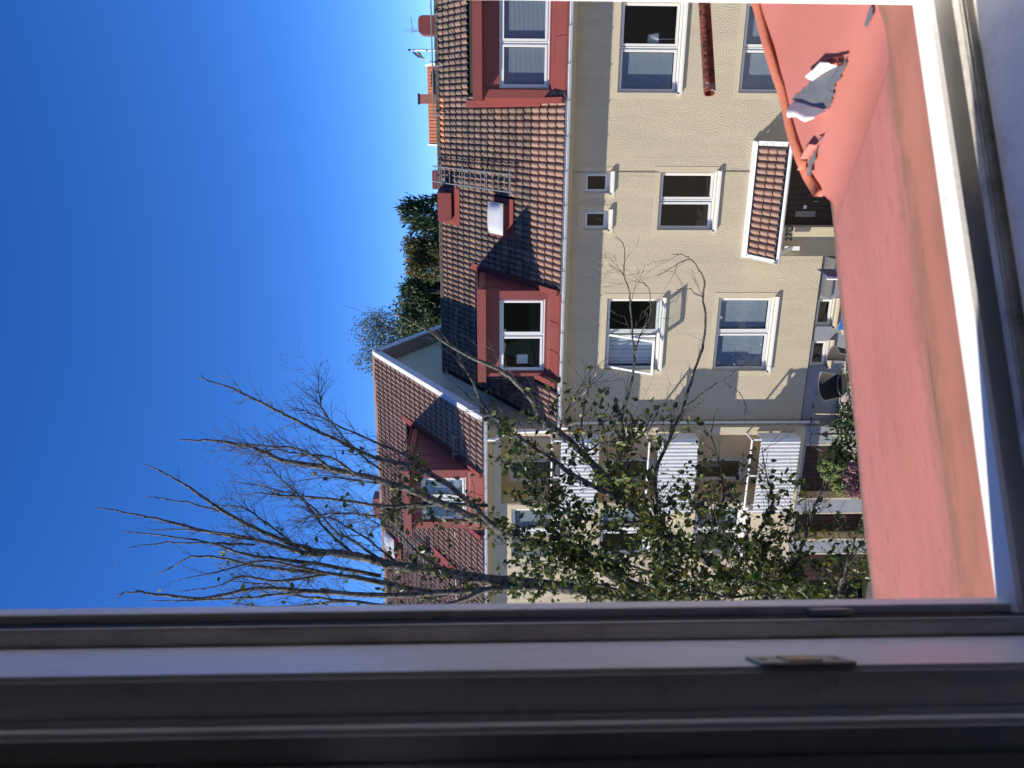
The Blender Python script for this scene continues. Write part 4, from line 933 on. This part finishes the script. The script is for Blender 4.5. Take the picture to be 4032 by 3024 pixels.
for P, R in segs:
    L = 0.
    for i in range(1, len(P)):
        L += (P[i]-P[i-1]).length
        if i < 2 and R[0] > .03: continue
        t = (P[i]-P[i-1]).normalized(); px = 2016+((P[i]-CAM).dot(-up))/((P[i]-CAM).dot(fw))*F
        py_ = 1512-((P[i]-CAM).dot(rt))/((P[i]-CAM).dot(fw))*F
        prob = 2.5 if 1900 > px > 950 else .3 if px <= 950 else (3.2 if py_ > 1980 else 1.7) if inside(px, py_) > 60 else .35
        if py_ < 1400 and px > 1800: prob = .14
        if py_ < 1640 and px > 1500 and prob > .6: prob = .6
        k = int(prob)+(1 if random.random() < prob-int(prob) else 0)
        for _ in range(k):
            ax = rvec(); ax = (ax-t*ax.dot(t)).normalized(); d = (t*random.uniform(.75,1.1)+ax*random.uniform(.45,.85)).normalized()
            ln = random.uniform(.13,.36)*(1.2 if px > 1900 else 1.0 if px > 950 else .6); r = min(R[i]*.6, random.uniform(.0025,.0044))
            twig(P[i], d, ln, r, 2 if random.random() < .5 else 1)
kind(twigs.build('twigs', m_bark, tree), 'stuff')
lm = MB(); lp = [(0,0,0),(.018,.014,.004),(.022,.036,.005),(.010,.058,.002),(0,.070,-.004),(-.010,.058,.002),(-.022,.036,.005),(-.018,.014,.004),(0,.034,-.003)]
def leaf_faces(): return [(0,1,8),(1,2,8),(2,3,8),(3,4,8),(4,5,8),(5,6,8),(6,7,8),(7,0,8)]
random.shuffle(leaves)
leaves = leaves[:10500]
leaves.sort(key=lambda l: (l[0]-CAM).length)
lmes = []
for m in m_leafs:
    b = MB(); b.v = list(lp); b.f = leaf_faces(); b.m = [0]*8; lmes.append(b.mesh('leaf', m))
def lmat():
    r = random.random(); return 0 if r < .45 else 1 if r < .80 else 2 if r < .965 else 3
lstuff = MB()
for i, (p, d) in enumerate(leaves):
    q = (rvec()*.9+d*.5+Vector((0,0,-.45))).normalized().to_track_quat('Y', 'Z'); s = random.uniform(.45,1.15); k = lmat()
    tw = Matrix.Rotation(random.uniform(0,6.28), 3, 'Y')
    m3 = q.to_matrix() @ tw
    if i < 300:
        o = bpy.data.objects.new('leaf', lmes[k]); COL.objects.link(o); attach(o, tree); o.location = p; o.rotation_euler = m3.to_euler(); o.scale = (s,s,s)
    else:
        j = len(lstuff.v); lstuff.v += [tuple(p+m3 @ Vector(v)*s) for v in lp]; lstuff.f += [tuple(a+j for a in f) for f in leaf_faces()]; lstuff.m += [k]*8
if lstuff.v: kind(lstuff.build('foliage', m_leafs, tree), 'stuff')
# ---------------------------------------------------------------- foliage helper for shrubs and far trees
def foliage(clumps, n, size, mats, parent, name='crown', droop=0., long=1.6, gap=.0, orient=None):
    q = MB(); tot = sum(c[1][0]*c[1][1]*c[1][2] for c in clumps)
    for c, r in clumps:
        c = Vector(c)
        for _ in range(max(6, int(n*r[0]*r[1]*r[2]/tot))):
            v = rvec(); rad = random.random()**.33*(.55+.45*random.random()); p = c+Vector((v.x*r[0], v.y*r[1], v.z*r[2]))*rad
            s = size*random.uniform(.6,1.4); a = (rvec()+v*.6+Vector((0,0,-droop))).normalized() if orient is None else (orient+rvec()*.45).normalized()
            b = a.cross(rvec()).normalized(); k = random.randrange(len(mats)) if random.random() < .5 else 0
            q.face([p, p+a*s*.5+b*s*.5/long, p+a*s, p+a*s*.5-b*s*.5/long], k)
    return kind(q.build(name, mats, parent), 'stuff')
def far_tree(name, label, base, h, clumps, n, size, mats, group=None, **kw):
    t = thing(name, label, 'tree', base, group); q = MB(); b = Vector(base)
    q.tube([b, b+Vector((.1,0,h*.5)), b+Vector((0,.1,h*.9))], [.25,.16,.04], 8)
    for c, r in clumps: q.tube([b+Vector((.05,0,h*.45)), Vector(c)*.6+(b+Vector((0,0,h*.6)))*.4, Vector(c)], [.08,.05,.015], 5)
    q.build('trunk', m_bark2, t); foliage(clumps, n, size, mats, t, **kw); return t
# spiky conifer
t = thing('conifer_tree', 'dark green conifer with spiky shoots standing behind the ridge', 'tree', (-3.9,16,LZ)); q = MB(); q.tube([(-3.9,16,LZ),(-3.9,16,13.2)], [.3,.05], 8); q.build('trunk', m_bark2, t)
q = MB()
for i in range(190):
    z = random.uniform(9.0,13.5); rad = (14.0-z)*.24+.35; a = random.uniform(0,2*pi); c = Vector((-3.95+rad*cos(a)*random.uniform(.4,1.15), 16+rad*sin(a)*.8, z))
    for k in range(26):
        p = c+Vector((random.gauss(0,.10),random.gauss(0,.10),random.uniform(-.3,.45))); d = Vector((cos(a)*.5,sin(a)*.5,1.))+rvec()*.5; d.normalize(); s = random.uniform(.14,.30); b = d.cross(rvec()).normalized()*s*.2
        q.face([p-b, p+b, p+d*s], random.randrange(2))
kind(q.build('crown', m_con, t), 'stuff')
def blob(c, r, n): return [((c[0]+random.uniform(-1,1)*r[0]*.6, c[1]+random.uniform(-1,1)*r[1]*.6, c[2]+random.uniform(-1,1)*r[2]*.6), (r[0]*random.uniform(.3,.5), r[1]*random.uniform(.3,.5), r[2]*random.uniform(.3,.5))) for _ in range(n)]
far_tree('ash_tree', 'bushy tree turning olive and rusty brown beside the conifer', (-5.4,14,LZ), 13, blob((-5.35,14,12.4),(1.0,1.,1.3),26)+[((-5.0,14,13.1),(.6,.6,.6)),((-5.6,14,13.0),(.6,.6,.6)),((-6.1,14,12.4),(.6,.6,.8)),((-4.9,14,12.2),(.6,.6,.8))], 9000, .12, m_bushl)
far_tree('maple_tree', 'low dense dark tree between the rusty tree and the grey-green willow', (-7.9,18,LZ), 13.5, blob((-8.2,18,13.0),(1.9,1.2,1.4),30)+[((-8.9,18,13.7),(.7,.6,.8)),((-7.7,18,13.3),(.8,.6,.8)),((-8.3,18,13.6),(.7,.6,.7)),((-8.2,18,12.5),(1.2,.6,.8))], 9000, .14, [m_con[1], m_bushl[0], m_con[0]])
far_tree('willow_tree', 'airy grey-green tree with drooping twigs behind the gable', (-12.2,24,LZ), 15, blob((-11.9,24,15.7),(2.5,1.5,2.4),34), 7500, .15, m_birch, droop=.9, long=3.)
far_tree('lime_tree', 'green tree behind the ridge in front of the willow', (-10.0,21,LZ), 14, blob((-10.2,21,13.7),(1.8,1.2,1.6),22), 6000, .14, [m_bushl[0], m_con[1], m_birch[0]])
# ---------------------------------------------------------------- far houses, flag
FX1 = 3.7
fh = thing('far_house', 'distant white house with bright orange tiled roof and brick chimney', 'house', (1,40,LZ))
q = MB(); q.box((-1.5,39.5,LZ),(FX1-.2,46,12.7)); q.prism([(-1.5,39.5,12.7),(-1.5,46,12.7),(-1.5,42.75,14.3)], (FX1+1.3,0,0)); q.build('wall', m_white, fh)
q = MB(); RS = Vector((0,3.85,1.95))
for sg_ in (1,-1):
    a_ = Vector((-1.75,42.75,14.32)); d_ = Vector((0,-3.9*sg_,-1.95)); q.obox(a_, (FX1+1.75,0,0), d_, (0,-.03*sg_,.1))
fr_ = q.build('roof', m_tile_far, fh)
q = MB(); vv = RS.normalized(); nn = Vector((0,-vv.z,vv.y))
for r in range(11):
    for c in range(22):
        p = Vector((-1.72+c*.24, 38.85, 12.47))+vv*(r*.385)
        q.obox(p, (.16,0,0), vv*.36, nn*.06); q.obox(p+Vector((.16,0,0))-nn*.02, (.08,0,0), vv*.36, nn*.04)
kind(q.build('roof_tiles', m_tile_far, fr_), 'stuff')
for xx in (-1.88, FX1-.02):
    q = MB(); q.obox((xx,38.8,12.3),(.12,0,0),(0,3.95,2.0),(0,-.06,.25)); q.obox((xx,42.75,14.3),(.12,0,0),(0,3.95,-2.0),(0,.06,.25)); q.build('verge_board', m_white, fh)
q = MB(); q.box((1.05,40.6,12.6),(1.7,41.3,14.9)); q.build('chimney', m_pot, fh)
q = MB(); q.box((1.0,40.55,14.9),(1.75,41.35,15.0)); q.build('chimney_cap', m_gasket, fh)
fl = thing('flagpole', 'white flagpole flying a limp blue and yellow flag behind the ridge', 'flagpole', (3.78,30,LZ))
q = MB(); q.tube([(3.78,30,LZ),(3.78,30,14.42)], [.07,.045], 8); q.build('pole', m_white, fl)
q = MB(); q.tube([(3.78,30,14.42),(3.78,30,14.56)], .06, 8); q.build('finial', m_black, fl)
q = MB(); nU, nV = 14, 9
def flagp(u, v): return Vector((3.72-.75*u**.8-.10*sin(u*5)-.10*v, 30-.28*sin(u*6+v*2)-.3*v*u, 14.38-1.75*u-.50*v*(1-.6*u)+.06*sin(v*6+u*7)))
for i in range(nU):
    for j in range(nV):
        m_ = 1 if (4 <= i <= 5 or 4 <= j <= 4) else 0
        q.face([flagp(i/nU,j/nV),flagp((i+1)/nU,j/nV),flagp((i+1)/nU,(j+1)/nV),flagp(i/nU,(j+1)/nV)], m_)
q.build('flag', [m_flagb, m_yellow], fl)
fh2 = thing('far_brick_house', 'distant house with dark chimney among the trees', 'house', (-9,30,LZ))
q = MB(); q.box((-13,30,LZ),(-6,36,12)); q.prism([(-13,30,12),(-13,36,12),(-13,33,13.6)], (7,0,0)); q.build('wall', m_red_dk, fh2)
q = MB(); q.box((-11.1,31.5,13),(-10.5,32.2,15.5)); q.box((-11.2,31.4,15.5),(-10.4,32.3,15.62)); q.build('chimney', m_under, fh2)
# ---------------------------------------------------------------- garden
def shrub_leafs(name, label, base, clumps, n, size, mats, cat='shrub', long=2.6, group=None):
    t = thing(name, label, cat, base, group); b = Vector(base); q = MB()
    for c, r in clumps: q.tube([b, b*.5+Vector(c)*.5+Vector((.04,0,0)), Vector(c)], [.03,.02,.008], 5)
    q.build('stem', m_bark2, t); foliage(clumps, n, size, mats, t, 'foliage', long=long); return t
rc_ = [((-4.75-.42*i+random.uniform(-.1,.1), -4.0+random.uniform(-.25,.25), 2.62+random.uniform(-.1,.15)-(.2 if i < 2 else 0)), (.40,.40,.42)) for i in range(5)]
rc_ += [((-4.9-.45*i, -4.0, 1.6), (.45,.45,.6)) for i in range(4)]
shrub_leafs('rhododendron', 'glossy dark green rhododendron growing in front of the grey plinth', (-5.6,-4.0,GZ), rc_, 3400, .12, m_rhod)
def heads(name, label, base, pts, hm, seedr):
    t = thing(name, label, 'shrub', base); b = Vector(base); q = MB()
    for p in pts: q.tube([b+Vector((random.uniform(-.1,.1),0,0)), (b+Vector(p))*.5+Vector((.05,0,.05)), Vector(p)], [.012,.01,.007], 5)
    q.build('stem', m_bark2, t)
    for p in pts:
        h = MB(); R = random.uniform(.13,.185)
        for _ in range(150):
            v = rvec(); v.z = v.z*.8+.12; c = Vector(p)+v*R*random.uniform(.75,1.05); a = v.cross(rvec()).normalized(); bb = v.cross(a).normalized(); s = random.uniform(.018,.03)
            h.face([c+a*s+v*.004, c+bb*s, c-a*s+v*.004, c-bb*s], random.randrange(len(hm)))
        kind(h.build('flower_head', hm, t), 'stuff')
    fo = [(tuple(Vector(p)-Vector((0,0,.28))), (.24,.24,.2)) for p in pts]; foliage(fo, 320, .13, m_rhod, t, 'foliage', long=1.7)
    return t
heads('hydrangea', 'hydrangea with dusky purple flower heads beside the rhododendron', (-6.8,-4.9,GZ), [(-6.28,-4.7,2.55),(-6.5,-4.75,2.74),(-6.62,-4.9,2.50),(-6.72,-4.7,2.76),(-6.85,-4.8,2.60),(-6.95,-4.9,2.76),(-7.05,-4.75,2.52),(-7.12,-4.8,2.36),(-6.55,-5.0,2.3),(-6.85,-5.0,2.3),(-6.38,-4.9,2.40),(-7.22,-4.85,2.25)], m_hyd, 1)
heads('hydrangea', 'hydrangea with pale green flower heads behind the purple one', (-6.9,-4.2,GZ), [(-6.62,-4.2,2.98),(-6.75,-4.2,3.08),(-6.88,-4.25,3.02),(-6.98,-4.2,2.86),(-7.1,-4.3,2.80),(-6.8,-4.3,2.85),(-7.22,-4.3,2.66),(-6.65,-4.35,2.78)], m_hydg, 2)
# wicker garden chairs
def chair(loc, rz, label):
    t = thing('garden_chair', label, 'chair', loc, 'round-backed garden chairs', rz); n = 14
    def L(q, name, m, sm=False): o = q.build(name, m, t, smooth=sm, local=True); return o
    q = MB(); q.tube([(0,0,.42),(0,0,.455)], [.26,.27], 20); L(q, 'seat', m_wicker)
    q = MB(); P = [(.27*cos(2*pi*k/24), .27*sin(2*pi*k/24), .45) for k in range(25)]; q.tube(P, .013, 6, False); L(q, 'seat_rim', m_shade_metal)
    q = MB(); R = lambda a, h: ((.30+.10*h)*cos(a), (.30+.10*h)*sin(a), .46+.42*h)
    for i in range(n):
        a0, a1 = pi*.12+pi*.76*i/n, pi*.12+pi*.76*(i+1)/n
        for k in range(3): q.face([R(a0,k/3),R(a1,k/3),R(a1,(k+1)/3),R(a0,(k+1)/3)])
    L(q, 'backrest', m_wicker)
    q = MB(); q.tube([R(pi*.12+pi*.76*i/n,1) for i in range(n+1)], .013, 6); 
    for e in (0,1): q.tube([R(pi*(.12+.76*e),1),(*R(pi*(.12+.76*e),.0)[:2],.44)], .012, 6)
    L(q, 'back_rail', m_shade_metal)
    for sx, sy in ((1,1),(-1,1),(1,-1),(-1,-1)):
        q = MB(); q.tube([(.2*sx,.2*sy,.43),(.25*sx,.25*sy,0)], .013, 6); L(q, 'leg', m_shade_metal)
    return t
chair((-6.05,-1.0,GZ), radians(35), 'dark garden chair turned to the wall under the basement window')
chair((-5.42,-1.25,GZ), radians(-60), 'dark garden chair beside the other one, its back to the rhododendron')
# kick scooter and bicycles by the downpipe
t = thing('kick_scooter', 'kick scooter with black grips leaning on the grey wall by the downpipe', 'scooter', (-6.95,-.5,GZ))
q = MB(); q.tube([(-6.98,-.62,1.0),(-7.04,-.42,1.72)], .016, 8); q.build('stem', m_pale, t)
q = MB(); q.tube([(-6.88,-.38,1.73),(-7.20,-.46,1.71)], .012, 8); q.build('handlebar', m_steel, t)
for x0_, x1_ in ((-6.78,-6.90),(-7.18,-7.30)):
    q = MB(); q.tube([(x0_,-.36,1.735),(x1_,-.40,1.73)], .019, 8); q.build('grip', m_black, t)
q = MB(); q.obox((-7.02,-1.1,.98),(.10,0,0),(0,.45,0),(0,0,.02)); q.build('deck', m_black, t)
for y in (-.62,-1.16):
    q = MB(); q.tube([(-7.0,y,.99),(-6.96,y,.99)], .09, 16); q.build('wheel', m_black, t)
def bicycle(loc, rz, label):
    t = thing('bicycle', label, 'bicycle', loc, 'bicycles parked by the wall', rz)
    def L(q, name, m, par=None, sm=True): return q.build(name, m, par or t, smooth=sm, local=True)
    for x in (-.52,.52):
        q = MB(); q.tube([(x+.31*cos(2*pi*k/24),0,.34+.31*sin(2*pi*k/24)) for k in range(25)], .02, 6, False); wh_ = L(q, 'wheel', m_black)
        q = MB()
        for k in range(10): q.tube([(x,0,.34),(x+.3*cos(2*pi*k/10),0,.34+.3*sin(2*pi*k/10))], .002, 3, False)
        q.tube([(x,-.04,.34),(x,.04,.34)], .02, 8); L(q, 'spokes', m_steel, wh_)
    q = MB(); B_ = (0,0,.30); S_ = (-.17,0,.78); H_ = (.40,0,.80); q.tube([B_,S_], .017, 6); q.tube([S_,H_], .017, 6); q.tube([H_,B_], .019, 6); q.tube([B_,(-.52,0,.34)], .012, 6); q.tube([S_,(-.52,0,.34)], .010, 6); q.tube([(.37,0,.95),(.42,0,.72),(.52,0,.34)], .014, 6); L(q, 'frame', m_black)
    q = MB(); q.hexa([(-.32,-.07,.86),(-.05,-.02,.87),(-.05,.02,.87),(-.32,.07,.86),(-.32,-.08,.90),(-.05,-.02,.905),(-.05,.02,.905),(-.32,.08,.90)]); q.tube([S_,(-.19,0,.88)], .013, 6); L(q, 'saddle', m_black, sm=False)
    q = MB(); q.tube([(.28,-.29,1.02),(.36,-.16,1.03),(.37,0,.97),(.36,.16,1.03),(.28,.29,1.02)], .011, 6); hb = L(q, 'handlebar', m_black)
    for s in (-1,1): q = MB(); q.tube([(.28,.29*s,1.02),(.17,.31*s,1.01)], .017, 6); L(q, 'grip', m_black, hb)
    q = MB(); q.tube([(.5+.36*cos(a),0,.34+.36*sin(a)) for a in [radians(k) for k in range(40,150,10)]], .018, 5); L(q, 'mudguard', m_whitem)
    return t
bicycle((-7.30,-1.15,GZ), radians(112), 'black bicycle with a white mudguard parked below the downpipe')
# handrail by the drive steps
t = thing('stair_rail', 'black steel stair rail beside the bicycle under the lowest balcony', 'handrail', (-7.75,-1.3,GZ))
q = MB(); q.tube([(-7.70,-1.0,GZ),(-7.70,-1.0,1.82),(-8.3,-1.6,1.25),(-8.3,-1.6,LZ)], .02, 6); q.build('rail', m_black, t)
for k in range(3):
    q = MB(); a = .25*(k+1); q.tube([(-7.70-.6*a,-1.0-.6*a,GZ-1.45*a),(-7.70-.6*a,-1.0-.6*a,1.80-.57*a)], .01, 5); q.build('baluster', m_black, t)
# cabinet, navy sign and blue board below the plinth line
t = thing('meter_cabinet', 'grey metal cabinet standing against the plinth left of the door', 'cabinet', (-3.55,-.2,GZ))
q = MB(); q.box((-4.02,-.34,GZ),(-3.14,.045,1.68)); weld_bevel(q.build('body', m_plinth, t), .01, 2)
q = MB(); q.hexa([(-4.06,-.40,1.68),(-3.10,-.40,1.68),(-3.10,.045,1.70),(-4.06,.045,1.70),(-4.06,-.40,1.71),(-3.10,-.40,1.71),(-3.10,.045,1.76),(-4.06,.045,1.76)]); q.build('lid', m_zinc, t)
t = thing('notice_board', 'navy blue notice board on a white post in front of the grey cabinet', 'sign', (-3.35,-.9,GZ))
q = MB(); q.tube([(-3.42,-1.15,GZ),(-3.42,-1.15,2.18)], .025, 8); q.build('post', m_white, t)
q = MB(); q.obox((-3.37,-1.15,1.55),(.015,0,0),(.05,.62,0),(0,0,.62)); bd = q.build('board', m_navy, t)
q = MB(); q.obox((-3.345,-1.0,1.95),(.003,0,0),(.03,.34,0),(0,0,.08)); q.build('red_mark', m_red, bd)
q = MB(); q.obox((-3.345,-1.1,1.80),(.003,0,0),(.04,.5,0),(0,0,.02)); q.build('white_line', m_white, bd)
t = thing('blue_board', 'bright blue board with a white cross on a pale wooden stake', 'sign', (-4.2,-1.9,GZ))
q = MB(); q.hexa([(-4.42,-1.92,1.84),(-3.55,-1.92,1.62),(-3.55,-1.88,1.62),(-4.42,-1.88,1.84),(-4.44,-1.92,2.10),(-3.55,-1.92,1.96),(-3.55,-1.88,1.96),(-4.44,-1.88,2.10)]); bb_ = weld_bevel(q.build('board', m_blue, t), .008, 2)
q = MB()
for s in (-1,1): q.obox((-4.38,-1.925,1.93+.03*(1-s)/2*0 if s > 0 else 2.01),(.075,0,.07*s),(0,.003,0),(.008,0,.008))
q.build('cross_mark', m_white, bb_)
q = MB(); q.prism([(-4.44,-1.915,1.88),(-4.56,-1.90,1.97),(-4.44,-1.885,2.04)], (0,.012,0)); q.tube([(-4.40,-1.9,GZ),(-4.40,-1.9,1.85)], .022, 6); q.build('stake', m_pale, t)
